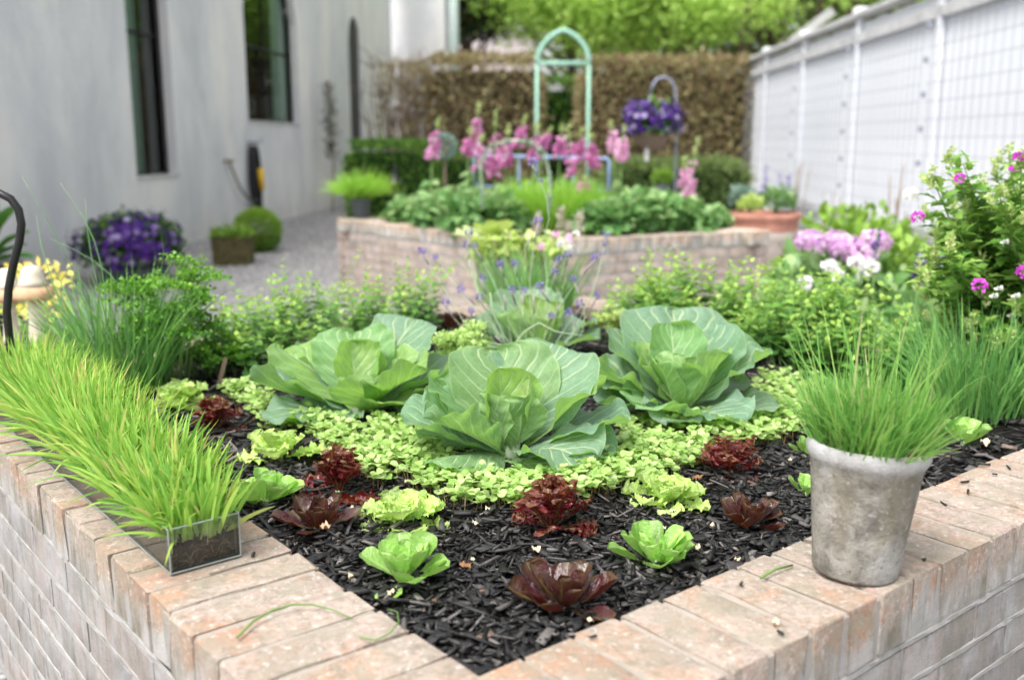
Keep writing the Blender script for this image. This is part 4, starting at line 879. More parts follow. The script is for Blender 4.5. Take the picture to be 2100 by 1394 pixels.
for z in (0, 1):
    for j in range(nw + 1):
        for i in range(ns + 1):
            x_ = .006 + (TL - .012) * i / ns; V.append((x_, -.006 - (TW - .012) * j / nw, .006 if z == 0 else .040 + .004 * sin(x_ * 40 + j) + .003 * sin(x_ * 95 - j * 2)))
nk = (ns + 1) * (nw + 1); gf = gridfaces(ns, nw); Fl = [tuple(f[::-1]) for f in gf] + [tuple(f + nk) for f in gf]
for i in range(ns): Fl += [(i, i + 1, nk + i + 1, nk + i), (nw * (ns + 1) + i + 1, nw * (ns + 1) + i, nk + nw * (ns + 1) + i, nk + nw * (ns + 1) + i + 1)]
for j in range(nw): Fl += [(j * (ns + 1), nk + j * (ns + 1), nk + (j + 1) * (ns + 1), (j + 1) * (ns + 1)), (j * (ns + 1) + ns, (j + 1) * (ns + 1) + ns, nk + (j + 1) * (ns + 1) + ns, nk + j * (ns + 1) + ns)]
link('soil', mesh('soil', V, Fl, M['rootsoil'], smooth=False), tro)
rg = np.random.default_rng(9); n = 420; fr_ = rg.random(n) < .3; b_ = np.column_stack([np.where(fr_, .0052, rg.uniform(.01, TL - .01, n)), np.where(fr_, -rg.uniform(.01, TW - .01, n), -.0052), rg.uniform(.008, .036, n)])
d_ = np.column_stack([np.where(fr_, 0, rg.normal(0, 1, n)), np.where(fr_, rg.normal(0, 1, n), 0), rg.normal(0, .5, n)])
V, Fc, U, R_ = blades(b_, d_, rg.uniform(.006, .02, n), np.full(n, .0006), np.full(n, .0), 3, rng=rg); link('roots', mesh('roots', V, Fc, plain('pale_root', (.30, .22, .13), .8), U, R_), tro)['kind'] = 'stuff'
n = 3500; bx = RNG.uniform(.008, TL - .01, n); by = -RNG.uniform(.008, TW - .008, n); base = np.column_stack([bx, by, np.full(n, .038)])
vv = (by + TW / 2) / (TW / 2)                                          # +1 outer side (away from bed) .. -1 bed side
d = np.column_stack([RNG.normal(.06, .27, n) - .30 * np.exp(-bx / .03), np.where(vv > 0, vv * .26, vv * .30) + RNG.normal(.0, .20, n), np.ones(n)])
low = RNG.random(n) < .13; d[low, :2] *= 2.4
V, Fc, U, R_ = blades(base, d, RNG.uniform(.095, .17, n) * np.where(low, .8, 1) * (.74 + .34 * np.clip(bx / .5, 0, 1)), RNG.uniform(.0048, .0095, n), RNG.beta(1.0, 2.6, n) * .75 + np.where(low, .3, 0), 6)
link('wheatgrass', mesh('wheatgrass', V, Fc, M['wheat'], U, R_), tro)['kind'] = 'stuff'
n = 900; base = np.column_stack([RNG.uniform(.004, TL, n), -np.where(RNG.random(n) < .6, RNG.uniform(.003, .006, n), RNG.uniform(.003, TW - .003, n)), RNG.uniform(.030, .042, n)])
V, Fc, U, R_ = blades(base, np.column_stack([RNG.normal(0, .12, n), RNG.normal(0, .05, n), np.ones(n)]), RNG.uniform(.02, .035, n), np.full(n, .0014), np.zeros(n), 2)
link('pale_shoots', mesh('pale_shoots', V, Fc, plain('pale_shoot', (.62, .62, .38), .6), U, R_), tro)['kind'] = 'stuff'

# ------------------------------------------------------------------ clay pot of grass on the right coping
pc = W(1752, 1168, COPE); pc[2] = COPE + .002
pot = thing('grass_pot', 'tapered grey clay pot of fine grass standing on the right coping', 'flower pot', loc=pc); pot.rotation_euler = (rad(-.8), rad(2.6), 0)
HP_ = .188
prof = [(.0, .004), (.045, .0025), (.0580, .0), (.0592, .003), (.0608, .02), (.0645, .05), (.069, .09), (.0735, .125), (.0765, .146), (.0785, .149), (.0815, .156), (.082, .164), (.0795, HP_), (.0765, HP_ + .001), (.0735, HP_ - .004), (.072, .150), (.070, .13), (.0, .13)]
prof = [(a + (.0012 if b > .152 and a > .07 else 0), b * .188 / .172 if b not in (HP_, HP_ + .001, HP_ - .004) else b) for a, b in prof]
G().lathe(prof[1:-1], 72, wob=.003, sd=4).make('pot', M['pot'], pot)
G().lathe([(.0735, .156), (.05, .160), (.01, .163)], 30, wob=.01, sd=2).make('soil', M['soil'], pot)
n = 2500; a = RNG.uniform(0, 2 * pi, n); r = .068 * np.sqrt(RNG.random(n)); base = np.column_stack([r * np.cos(a), r * np.sin(a), np.full(n, .158)])
sp_ = r / .068; d = np.column_stack([np.cos(a) * sp_ * .17 + RNG.normal(0, .15, n), np.sin(a) * sp_ * .22 + RNG.normal(0, .19, n), np.ones(n)])
ln = RNG.uniform(.065, .14, n); tall = RNG.random(n) < .035; ln[tall] = RNG.uniform(.18, .25, int(tall.sum()))
V, Fc, U, R_ = blades(base, d, ln, RNG.uniform(.0018, .0042, n), RNG.beta(1.1, 3, n) * .9, 6)
link('grass', mesh('grass', V, Fc, M['potgrass'], U, R_), pot)['kind'] = 'stuff'

# ------------------------------------------------------------------ herbs in the bed
def chive_clump(name, label, c, n, rad_, h0, h1, spread, wid=.0035, droop=.6, mat='chive', cat='chives', seg=7, skew=(0, 0), par=None):
    t = par or thing(name, label, cat, loc=c); a = RNG.uniform(0, 2 * pi, n); r = rad_ * np.sqrt(RNG.random(n)); base = np.column_stack([r * np.cos(a), r * np.sin(a), np.zeros(n)])
    d = np.column_stack([np.cos(a) * spread * r / rad_ + RNG.normal(0, spread * .45, n) + skew[0], np.sin(a) * spread * r / rad_ + RNG.normal(0, spread * .45, n) + skew[1], np.ones(n)])
    V, Fc, U, R_ = blades(base, d, RNG.uniform(h0, h1, n), np.full(n, wid) * RNG.uniform(.7, 1.2, n), RNG.uniform(0, droop, n), seg)
    link('leaves', mesh('leaves', V, Fc, M[mat], U, R_), t)['kind'] = 'stuff'; return t
c = W(255, 800, SOIL); ch = chive_clump('chives', 'tall dark chives with blades arching over, behind the trough grass on the left', c, 420, .10, .18, .38, .34, .0046, .45)
pts = [np.array([0, 0, .0]), np.array([-.02, .0, .2]), np.array([-.05, 0, .38]), np.array([-.09, .02, .50])]
def curve_to(c, ends, r=.0022, bow=.05):
    g = G()
    for (px, py, dpt) in ends:
        e = at(px, py, dpt) - c; b = np.array([random.uniform(-.06, .06), random.uniform(-.05, .05), 0]); k = np.array([random.gauss(0, bow), random.gauss(0, bow), 0])
        g.tube([b + (e - b) * t + k * sin(pi * t) + np.array([0, 0, .06 * sin(pi * t)]) for t in np.linspace(0, 1, 9)], [r * (1.1 - .9 * t) for t in np.linspace(0, 1, 9)], 5)
    return g
dd_ = c[1]
curve_to(c, [(45, 362, dd_ - .1), (123, 375, dd_), (175, 408, dd_ - .05), (104, 490, dd_), (330, 478, dd_ - .1), (395, 495, dd_ + .1), (150, 545, dd_), (75, 440, dd_)]).make('long_blades', M['chive_s'] if 'chive_s' in M else plain('dark_chive', (.16, .32, .13), .45), ch)
c = W(1985, 850, SOIL); chive_clump('chives', 'thick blue-green chive clump right of the clay pot', c, 400, .10, .14, .31, .27, .0046, .5, 'chive', 'chives', 7, (-.05, 0))
c = W(2085, 845, SOIL); chive_clump('chives', 'smaller chive tuft cut by the right edge of the picture', c, 240, .07, .12, .25, .4, .0042, .5)
c = W(1085, 655, SOIL); chive_clump('grass_clump', 'dark green strappy grass clump standing in front of the lime leaved pot', c, 420, .14, .16, .32, .25, .0048, .4, 'chive', 'grass')

def frond(g, p, d, L_, rng): pass
def parsley(label, c, n, h0, h1, rad_, cs=.03, seed=1, mat='parsley', name='parsley', cat='parsley'):
    rg = np.random.default_rng(seed); t = thing(name, label, cat, loc=c); g = G(); hd = []
    for i in range(n):
        a = rg.uniform(0, 6.28); r = rad_ * math.sqrt(rg.random()); b = np.array([r * .35 * cos(a), r * .35 * sin(a), 0]); e = np.array([r * cos(a), r * sin(a), rg.uniform(h0, h1) * (1 - .25 * (r / rad_))])
        g.tube([b, (b + e) / 2 * np.array([.8, .8, 1.1]), e], [.0022, .0018, .0012], 5); hd.append(e)
        for k in range(3): q_ = e + rg.normal(0, cs * .9, 3) * np.array([1, 1, .45]); g.tube([e - [0, 0, cs * .8], q_], [.0012, .0007], 4, False); hd.append(q_)
    g.make('stalks', M['stem'], t); hd = np.array(hd); k = 26; P = np.repeat(hd, k, 0) + rg.normal(0, cs * .42, (len(hd) * k, 3)) * np.array([1, 1, .45])
    f = np.repeat(hd[:, 2] / hd[:, 2].max(), k); V, Fc, U, R_ = leafcloud(P, rdirs(len(P), -10, 60, rg), rg.uniform(.006, .013, len(P)), *LTs, rg, np.clip(f * .8 + rg.normal(0, .2, len(P)), 0, 1))
    link('leaves', mesh('leaves', V, Fc, M[mat], U, R_), t)['kind'] = 'stuff'; return t
LTs = leafT(2, 4, .95, .25, .3, 0, .6, .3)
parsley('curly parsley with dark lower leaves, right of the tall chives', W(355, 790, SOIL), 46, .16, .36, .13, .028, 3)
parsley('low parsley spreading at the foot of the chives', W(430, 770, SOIL), 30, .04, .11, .13, .022, 4)
parsley('light green feathery plant between the left and middle cabbages', W(955, 800, SOIL), 30, .10, .19, .05, .02, 5, 'sprout', 'feathery_herb', 'herb')
parsley('small yellowish celery like herb by the rear coping right of the lavender', W(1240, 700, SOIL), 9, .06, .13, .05, .018, 6, 'lime', 'celery_herb', 'herb')

LM = leafT(2, 5, .66, .12, .35, .06, .42, .05)
def mint_patch(label, poly, n, h0, h1, ls, seed, mat='mint'):
    rg = np.random.default_rng(seed); B = scatter(poly, n, SOIL, rg); P = []; D_ = []; Sz = []; Rn = []; g = []
    H = rg.uniform(h0, h1, n) * (.80 + .30 * np.sin(B[:, 0] * 11 + seed * 2) * np.cos(B[:, 1] * 8 + seed)) * np.where(rg.random(n) < .12, 1.18, 1); lean = rg.normal(0, .30, (n, 2))
    for i in range(n):
        m_ = int(H[i] / .019)
        for k in range(m_):
            f = (k + 1) / m_; 
            if f < .22: continue
            z = H[i] * f; p = B[i] + np.array([lean[i, 0] * z * f, lean[i, 1] * z * f, z]); a0 = k * pi / 2 + i
            for s_ in (0, pi):
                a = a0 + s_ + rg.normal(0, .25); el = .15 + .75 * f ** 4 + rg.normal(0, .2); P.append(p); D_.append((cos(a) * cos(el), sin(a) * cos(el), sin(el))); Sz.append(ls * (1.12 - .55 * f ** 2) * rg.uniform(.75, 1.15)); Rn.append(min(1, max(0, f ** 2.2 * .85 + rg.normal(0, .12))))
    tip = B + np.column_stack([lean[:, 0] * H, lean[:, 1] * H, H])
    V, Fc, U, R_ = leafcloud(np.array(P), np.array(D_), np.array(Sz), *LM, rg, np.array(Rn), .3)
    o = link('mint', mesh('mint', V, Fc, M[mat], U, R_)); tag(o, label, 'mint', kind='stuff')
    V, Fc, U, R_ = blades(B, tip - B, H, np.full(n, .003), np.zeros(n), 3, rng=rg); link('stems', mesh('stems', V, Fc, M['stem'], U, R_), o)['kind'] = 'stuff'
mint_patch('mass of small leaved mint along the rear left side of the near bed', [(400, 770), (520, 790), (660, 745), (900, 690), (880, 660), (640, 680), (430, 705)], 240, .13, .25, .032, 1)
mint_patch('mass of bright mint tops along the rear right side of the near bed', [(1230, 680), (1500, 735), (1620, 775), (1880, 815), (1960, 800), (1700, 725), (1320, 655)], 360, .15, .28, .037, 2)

# ------------------------------------------------------------------ lavender stalks
lb = W(1085, 742, SOIL); lav = thing('lavender', 'tall thin fern leaved lavender with small violet heads behind the middle cabbage', 'lavender', loc=lb)
heads = [(865, 520, 0), (891, 531, 0), (910, 622, 0), (945, 597, 0), (962, 480, 0), (973, 506, 0), (957, 507, 0), (986, 573, 0), (982, 612, 0), (1024, 546, 0), (1058, 544, 0), (1048, 597, 0), (1104, 457, 0), (1084, 491, 1), (1072, 600, 0), (1139, 560, 0), (1152, 532, 0), (1142, 537, 0), (1163, 525, 0), (1176, 576, 0), (1243, 484, 2), (1222, 532, 0), (1223, 610, 0), (1162, 645, 0), (1195, 697, 0), (1193, 628, 0), (1085, 693, 0), (1106, 592, 0), (1034, 606, 1), (1094, 602, 1), (1147, 625, 1), (966, 640, 0), (1090, 338, 2), (1132, 650, 0), (1016, 690, 1)]
FT = leafT(2, 2, .8, .1, -.4)
flv = []
for s in range(5):
    rg = np.random.default_rng(50 + s); n = 70; zz = rg.random(n); dr = rdirs(n, -5, 50, rg); P = np.column_stack([dr[:, 0] * .005, dr[:, 1] * .005, zz * .012])
    V, Fc, U, R_ = leafcloud(P, dr, rg.uniform(.0028, .0048, n), *FT, rg); flv.append(mesh('flower_head', V, Fc, M['lav'], U, R_))
for i, (px, py, ty) in enumerate(heads):
    dpt = lb[1] + random.uniform(-.12, .12); e = at(px, py, dpt) - lb; b = np.array([random.gauss(0, .03) + e[0] * .3, random.gauss(0, .03), 0])
    k = np.array([random.gauss(0, .025), random.gauss(0, .02), 0]); ts = np.linspace(0, 1, 11); P_ = [b + (e - b) * t + k * sin(pi * t) + np.array([0, 0, -.0]) for t in ts]
    if (px, py) == (1090, 338):
        P_ = [b] + [at(x_, y_, dpt) - lb for x_, y_ in ((1118, 640), (1122, 560), (1112, 500), (1126, 450), (1122, 410), (1108, 372), (1090, 338))]
    st = G(); r_ = [.0012] * len(P_); st.tube(P_, r_, 5); s_ = st.make('flower_stalk', M['palestem'], lav)
    v_ = P_[-1] - P_[-2]; v_ /= np.linalg.norm(v_); sk = random.uniform(.03, .06)
    G().tube([P_[-1] - v_ * sk, P_[-1] - v_ * sk * .5, P_[-1]], [.0020, .0030, .0028], 6).make('spike', M['lavbud'], s_)
    if ty != 1:
        link('flower_head', random.choice(flv), s_, loc=P_[-1] - v_ * .004, rot=(random.gauss(0, .2), random.gauss(0, .2), random.uniform(0, 6)), scale=random.uniform(1.15, 1.6))
        if ty == 2:
            for q_ in (1, 2): link('flower_head', flv[q_], s_, loc=P_[-1] - v_ * .028 * q_, scale=.8)
st = G(); P_ = [at(x_, y_, lb[1] - .2) - lb for x_, y_ in ((985, 690), (1000, 700), (1040, 712), (1060, 700), (1075, 680), (1105, 662), (1140, 680), (1200, 690))]; st.tube(P_, .0018, 5).make('fallen_stalk', M['palestem'], lav)
st = G(); P_ = [at(x_, y_, lb[1] - .1) - lb for x_, y_ in ((1005, 600), (1010, 640), (1035, 690), (1050, 712))]; st.tube(P_, .0018, 5).make('fallen_stalk', M['palestem'], lav)

# ------------------------------------------------------------------ verbena bush on the right
LV = leafT(2, 6, .42, .2, .5, .05, .40, .28)
def bush(name, label, cat, c, shoots, matl, ls, seed, per=26):
    rg = np.random.default_rng(seed); t = thing(name, label, cat, loc=c); g = G(); P = []; D_ = []; Sz = []; Rn = []; tips = []
    for (e, side) in shoots:
        e = np.asarray(e, float) - c; b = np.array([rg.normal(0, .03), rg.normal(0, .03), 0]); ctrl = (b + e) / 2 + np.array([e[0] * .12, 0, .05])
        pts = [(1 - u) ** 2 * b + 2 * u * (1 - u) * ctrl + u * u * e for u in np.linspace(0, 1, 10)]; g.tube(pts, [.004 * (1.1 - .8 * u) for u in np.linspace(0, 1, 10)], 5); tips.append(e)
        for k in range(per):
            u = .25 + .75 * (k / per); p = (1 - u) ** 2 * b + 2 * u * (1 - u) * ctrl + u * u * e
            for s_ in (0, pi):
                a = k * pi / 2 + s_ + rg.normal(0, .4); el = rg.uniform(-.3, .7) + .5 * u ** 4; P.append(p + rg.normal(0, .008, 3)); D_.append((cos(a) * cos(el), sin(a) * cos(el), sin(el))); Sz.append(ls * rg.uniform(.6, 1.2) * (1.1 - .5 * u ** 3)); Rn.append(np.clip(u ** 2 * .8 + rg.normal(0, .18), 0, 1))
    g.make('stems', M['stem'], t); V, Fc, U, R_ = leafcloud(np.array(P), np.array(D_), np.array(Sz), *LV, rg, np.array(Rn), .4); link('foliage', mesh('foliage', V, Fc, M[matl], U, R_), t)['kind'] = 'stuff'
    return t, tips
vc = at(2130, 770, 2.72); vc[2] = SOIL
sh = []
rgv = random.Random(5)
for (px, py) in [(1925, 480), (1960, 540), (1985, 500), (2010, 450), (2050, 400), (2085, 470), (2060, 520), (2105, 545), (2030, 610), (2090, 630), (1925, 640), (2010, 690), (2060, 700), (2120, 640), (1950, 430), (2080, 370), (1945, 325), (1912, 365), (1960, 380), (2068, 315), (2050, 345), (2095, 330), (2020, 380), (1990, 410), (1900, 440), (1935, 455), (1905, 520), (1880, 560), (1930, 560), (1960, 620), (1990, 660), (2040, 640), (2070, 590), (2000, 540), (2030, 480), (2075, 440), (2100, 400), (2110, 500), (2090, 680), (1900, 600), (1945, 505), (1975, 470), (2140, 360), (2150, 450), (2180, 400), (2160, 560), (2200, 500), (2010, 590), (2060, 530)]:
    sh.append((at(px, py, 2.45 + rgv.uniform(-.2, .35)), 0)); sh.append((at(px + rgv.uniform(-10, 60), py + rgv.uniform(10, 70), 2.55 + rgv.uniform(-.2, .35)), 0))
vb, tips = bush('verbena', 'tall leafy verbena bush with magenta flower heads at the right edge', 'verbena', vc, sh, 'verb', .064, 9, 40)
rg = np.random.default_rng(3); bm_ = []
for s in range(3):                                                   # tight bud spikes at the shoot tips
    n = 40; zz = rg.random(n) * .035; dr = rdirs(n, 20, 75, rg); P = np.column_stack([dr[:, 0] * .004, dr[:, 1] * .004, zz]); V, Fc, U, R_ = leafcloud(P, dr, rg.uniform(.007, .013, n), *LT, rg); bm_.append(mesh('bud', V, Fc, M['budgrn'], U, R_))
for e in tips[::2]:
    for k in range(2): link('bud', random.choice(bm_), vb, loc=e + np.array([random.gauss(0, .015), random.gauss(0, .015), -.005 - .02 * k]), rot=(random.gauss(0, .3), random.gauss(0, .3), random.uniform(0, 6)))
PT = leafT(2, 3, .9, .1, .3, 0, .65)
hv = []
for s in range(3):
    n = 40; dr = rdirs(n, 5, 88, rg); V, Fc, U, R_ = leafcloud(dr * .010, dr * np.array([1, 1, .5]), rg.uniform(.008, .013, n), *PT, rg); hv.append((V, Fc, U, R_))
fm = [mesh('flower_head', *a[:2], M['magenta'], a[2], a[3]) for a in hv]; wm = [mesh('white_floret', *a[:2], M['white'], a[2], a[3]) for a in hv]
for (px, py, d_) in [(1882, 448, 2.28), (1970, 368, 2.3), (2008, 587, 2.2), (2093, 328, 2.3), (2098, 562, 2.15), (2085, 350, 2.4)]: link('flower_head', random.choice(fm), vb, loc=at(px, py, d_) - vc, rot=(random.uniform(.1, .7), random.gauss(0, .3), 0), scale=random.uniform(.75, 1.1))
for (px, py, d_) in [(2040, 610, 2.3), (2085, 610, 2.3), (2050, 595, 2.3), (2062, 500, 2.3), (1955, 400, 2.5), (2075, 650, 2.4)]: link('white_floret', random.choice(wm), vb, loc=at(px, py, d_) - vc, scale=.6)

# ------------------------------------------------------------------ behind the near bed, right: hydrangeas and salvia border
def flowerball(mat, r, n, seed, size, T=None, flat=.75):
    rg = np.random.default_rng(seed); dr = rdirs(n, -40, 90, rg); P = dr * r * np.array([1, 1, flat]) * rg.uniform(.82, 1.05, (n, 1)); nrm = dr
    tn = np.cross(dr, rdirs(n, rng=rg)); V, Fc, U, R_ = stamp(PT[0], PT[1], rot_from(tn, rg.normal(0, .5, n), dr) * (rg.uniform(.7, 1.2, n) * size)[:, None, None], P, PT[2]); return V, Fc, U, R_
def shrub(name, label, cat, c, r, h, n, mat, ls, seed, T=None, stems=True):
    rg = np.random.default_rng(seed); t = thing(name, label, cat, loc=c); dr = rdirs(n, -25, 90, rg); P = dr * np.array([r, r, h * .5]) * (rg.uniform(.45, 1.03, (n, 1))); P[:, 2] += h * .5
    P += rg.normal(0, r * .06, (n, 3)); P[:, 2] = np.maximum(P[:, 2], .02)
    T = T or LT; bias = np.clip(P[:, 2] / h * .7 + rg.normal(0, .22, n), 0, 1); V, Fc, U, R_ = leafcloud(P, dr + rdirs(n, -30, 60, rg) * .9, rg.uniform(.6, 1.25, n) * ls, *T, rg, bias)  # upper leaves lighter: highlight on the tops put into leaf colour
    link('foliage', mesh('foliage', V, Fc, M[mat], U, R_), t)
    if stems:
        g = G()
        for i in range(9): e = rdirs(1, 35, 85, rg)[0] * np.array([r, r, h]) * .7; g.tube([(0, 0, 0), e * .5 + [0, 0, h * .1], e], [.012 * r / .3, .008 * r / .3, .004 * r / .3], 5)
        g.make('stems', M['stem'], t)
    return t
hb = at(1725, 560, 4.3); hb[2] = 0
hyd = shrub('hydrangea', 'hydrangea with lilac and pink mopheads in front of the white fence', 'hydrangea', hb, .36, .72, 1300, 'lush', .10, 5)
for i, (px, py, d_) in enumerate([(1663, 497, 4.2), (1735, 508, 4.15), (1795, 497, 4.2), (1765, 525, 4.1), (1715, 500, 4.3)]):
    V, Fc, U, R_ = flowerball(M['hyd'], .066, 190, 70 + i, .030); link('flower_head', mesh('flower_head', V, Fc, M['hyd'], U, R_), hyd, loc=at(px, py, d_) - hb)
ws = at(1745, 600, 3.75); ws[2] = 0; wht = shrub('white_flowers', 'low plant with white blooms below the hydrangea heads', 'flowers', ws, .22, .58, 600, 'lush', .06, 7)
for i, (px, py) in enumerate([(1700, 545), (1715, 560), (1785, 545), (1770, 560), (1757, 540), (1650, 580), (1870, 400)]):
    V, Fc, U, R_ = flowerball(M['white'], .022, 26, 90 + i, .03); link('flower_head', mesh('flower_head', V, Fc, M['white'], U, R_), wht, loc=at(px, py, 3.7 if i != 6 else 3.9) - ws)
sb = at(1755, 480, 5.6); sb[2] = 0; shrub('salvia_bush', 'fresh green bush between hydrangea and white fence', 'bush', sb, .42, at(1750, 430, 5.6)[2], 1700, 'boxy', .07, 8)
sb = at(1850, 520, 4.4); sb[2] = 0; shrub('green_bush', 'loose green bush left of the verbena in front of the fence', 'bush', sb, .30, at(1850, 478, 4.4)[2], 1500, 'boxy', .05, 9)
sb = at(1930, 560, 3.9); sb[2] = 0; shrub('green_bush', 'dark leafy filler bush behind the verbena', 'bush', sb, .32, .62, 1300, 'lush', .06, 10)
for (px, y0, y1, d_, lb2) in ((1797, 500, 470, 4.0, 'short violet salvia spike among the hydrangea heads'), (1883, 590, 530, 3.0, 'blue violet salvia spike left of the verbena')):
    b = at(px, y0, d_); b[2] = .3 if d_ > 3.5 else SOIL; e = at(px + 2, y1, d_) - b; t = thing('salvia_spike', lb2, 'flower', loc=b); G().tube([(0, 0, 0), e * .5, e], .003, 5).make('stem', M['stem'], t)
    n = 90; P = np.outer(.70 + .3 * RNG.random(n), e) + RNG.normal(0, .008, (n, 3)); V, Fc, U, R_ = leafcloud(P, rdirs(n, 0, 70), RNG.uniform(.012, .02, n), *PT); link('florets', mesh('florets', V, Fc, M['pet'], U, R_), t)
# dry dead canes against the fence
for (px, y0, y1, d_, lb2) in ((1690, 470, 385, 8, 'dry brown stalk tuft low against the fence'), (1835, 440, 330, 7, 'long dry cane leaning on the fence wire'), (1855, 480, 415, 6, 'short brown dead stalks left of the verbena'), (1625, 430, 320, 11, 'dry vine climbing the first fence bay')):
    b = at(px, y0, d_); b[2] = 0; t = thing('dry_canes', lb2, 'dead stalks', loc=b); g = G(); e = at(px + 15, y1, d_) - b
    for i in range(5): q_ = e * random.uniform(.75, 1) + np.array([random.gauss(0, .05), random.gauss(0, .03), 0]); g.tube([(random.gauss(0, .03), 0, 0), q_ * .5 + [random.gauss(0, .02), 0, 0], q_], [.009, .007, .004], 5)
    g.make('canes', M['twig'], t)
# tall terracotta pot by the far bed
tb = at(1566, 435, 7.45); rw = .268; hz_ = tb[2]; tb[2] = 0
tp_ = thing('terracotta_pot', 'large old terracotta pot with thick orange rim behind the right end of the far bed', 'flower pot', loc=tb)
G().lathe([(.19, 0), (.20, .01), (.225, .25), (.245, .48), (.248, hz_ - .13)], 36, wob=.004, sd=1).make('body', M['terrap'], tp_)
G().lathe([(.249, hz_ - .13), (.252, hz_ - .085), (.249, hz_ - .08), (rw, hz_ - .055), (rw + .008, hz_ - .02), (rw, hz_), (rw - .03, hz_ - .002), (rw - .04, hz_ - .03)], 36, wob=.004, sd=2, close=False).make('rim', M['terra'], tp_)
G().lathe([(.23, hz_ - .05), (.02, hz_ - .03)], 24).make('soil', M['soil'], tp_)
def inpot(name, label, cat, px, py, d_, r, h, n, mat, ls, seed, z0=None):
    b = at(px, py, d_); return shrub(name, label, cat, b, r, h, n, mat, ls, seed, stems=True)
inpot('lime_plant', 'lime yellow plant at the front of the terracotta pot', 'plant', 1538, 438, 7.35, .085, .13, 330, 'lime', .035, 20)
inpot('silver_plant', 'silvery green plant at the left of the terracotta pot', 'plant', 1520, 434, 7.5, .09, .19, 330, 'bluegrn', .04, 21)
b = at(1590, 438, 7.45); t = shrub('salvia', 'dark salvia with violet spikes on the right of the terracotta pot', 'salvia', b, .15, .20, 500, 'lush', .04, 22)
P = []
for i in range(9):
    x_, y_ = random.uniform(-.14, .13), random.uniform(-.08, .08); hh = random.uniform(.22, .36); m_ = 16; P += [(x_ + random.gauss(0, .006), y_ + random.gauss(0, .006), hh * (.55 + .45 * k / m_)) for k in range(m_)]
V, Fc, U, R_ = leafcloud(np.array(P), rdirs(len(P), 10, 80), RNG.uniform(.014, .024, len(P)), *PT); link('flower_spikes', mesh('flower_spikes', V, Fc, M['lav'], U, R_), t)['kind'] = 'stuff'

# ------------------------------------------------------------------ plants in the far bed
lushT = leafT(2, 4, .72, .18, .6, .06, .5)
for i, (px, py, d_, r, h, lab) in enumerate([(850, 455, 7.6, .20, .20, 'leafy green plant at the left end of the far bed'), (905, 462, 7.2, .20, .23, 'broad leaved plant left of the bright grass, second from the left end'), (960, 470, 6.8, .20, .25, 'dark leaved plant in front of the blue frame, left half'), (1020, 470, 6.7, .18, .24, 'leafy plant just left of the bright grass clump'),
        (1235, 470, 6.6, .17, .22, 'leafy plant just right of the bright grass clump'), (1290, 472, 6.7, .19, .23, 'broad leaved plant below the blue frame leg'), (1350, 470, 6.8, .19, .22, 'leafy plant below the single pale foxglove'), (1410, 466, 6.9, .17, .20, 'low leafy plant near the right end of the far bed'), (1450, 462, 7.1, .13, .13, 'small leafy plant at the right corner of the far bed'), (1330, 430, 7.8, .22, .2, 'green plant behind the right front row of the far bed'), (920, 430, 8.2, .24, .2, 'green plant behind the left front row of the far bed'), (1170, 415, 8.6, .3, .25, 'green plant at the rear corner of the far bed')]):
    b = at(px, py, d_); b[2] = COPE - .04; shrub('leafy_plant', lab, 'vegetable plant', b, r, h * random.uniform(.85, 1.25), 330, 'lush', .088, 30 + i, lushT)
b = at(1135, 470, 6.9); b[2] = COPE - .04; chive_clump('bright_grass', 'bright green fine grass clump in the middle of the far bed', b, 2600, .22, .28, .46, .32, .0075, .5, 'brightgrass', 'grass')
b = at(1150, 452, 6.3); b[2] = COPE - .06; t = thing('bunny_tail_grass', 'cream fluffy seed heads in front of the bright grass', 'grass', loc=b)
for (px, py) in ((1102, 470), (1150, 462), (1190, 472), (1165, 490)):
    e = at(px, py - 22, 6.25) - b; G().tube([(e[0] * .6, e[1], 0), e - [0, 0, .08]], .004, 5).make('stalk', M['palestem'], t); n = 120; P = e + np.column_stack([RNG.normal(0, .011, (n, 2)), RNG.uniform(-.09, .04, n)]); V, Fc, U, R_ = leafcloud(P, rdirs(n, 20, 85), np.full(n, .02), *LT); link('seed_head', mesh('seed_head', V, Fc, plain('seed_head', (.55, .50, .40), .9) if 'seedh' not in M else M['seedh'], U, R_), t)
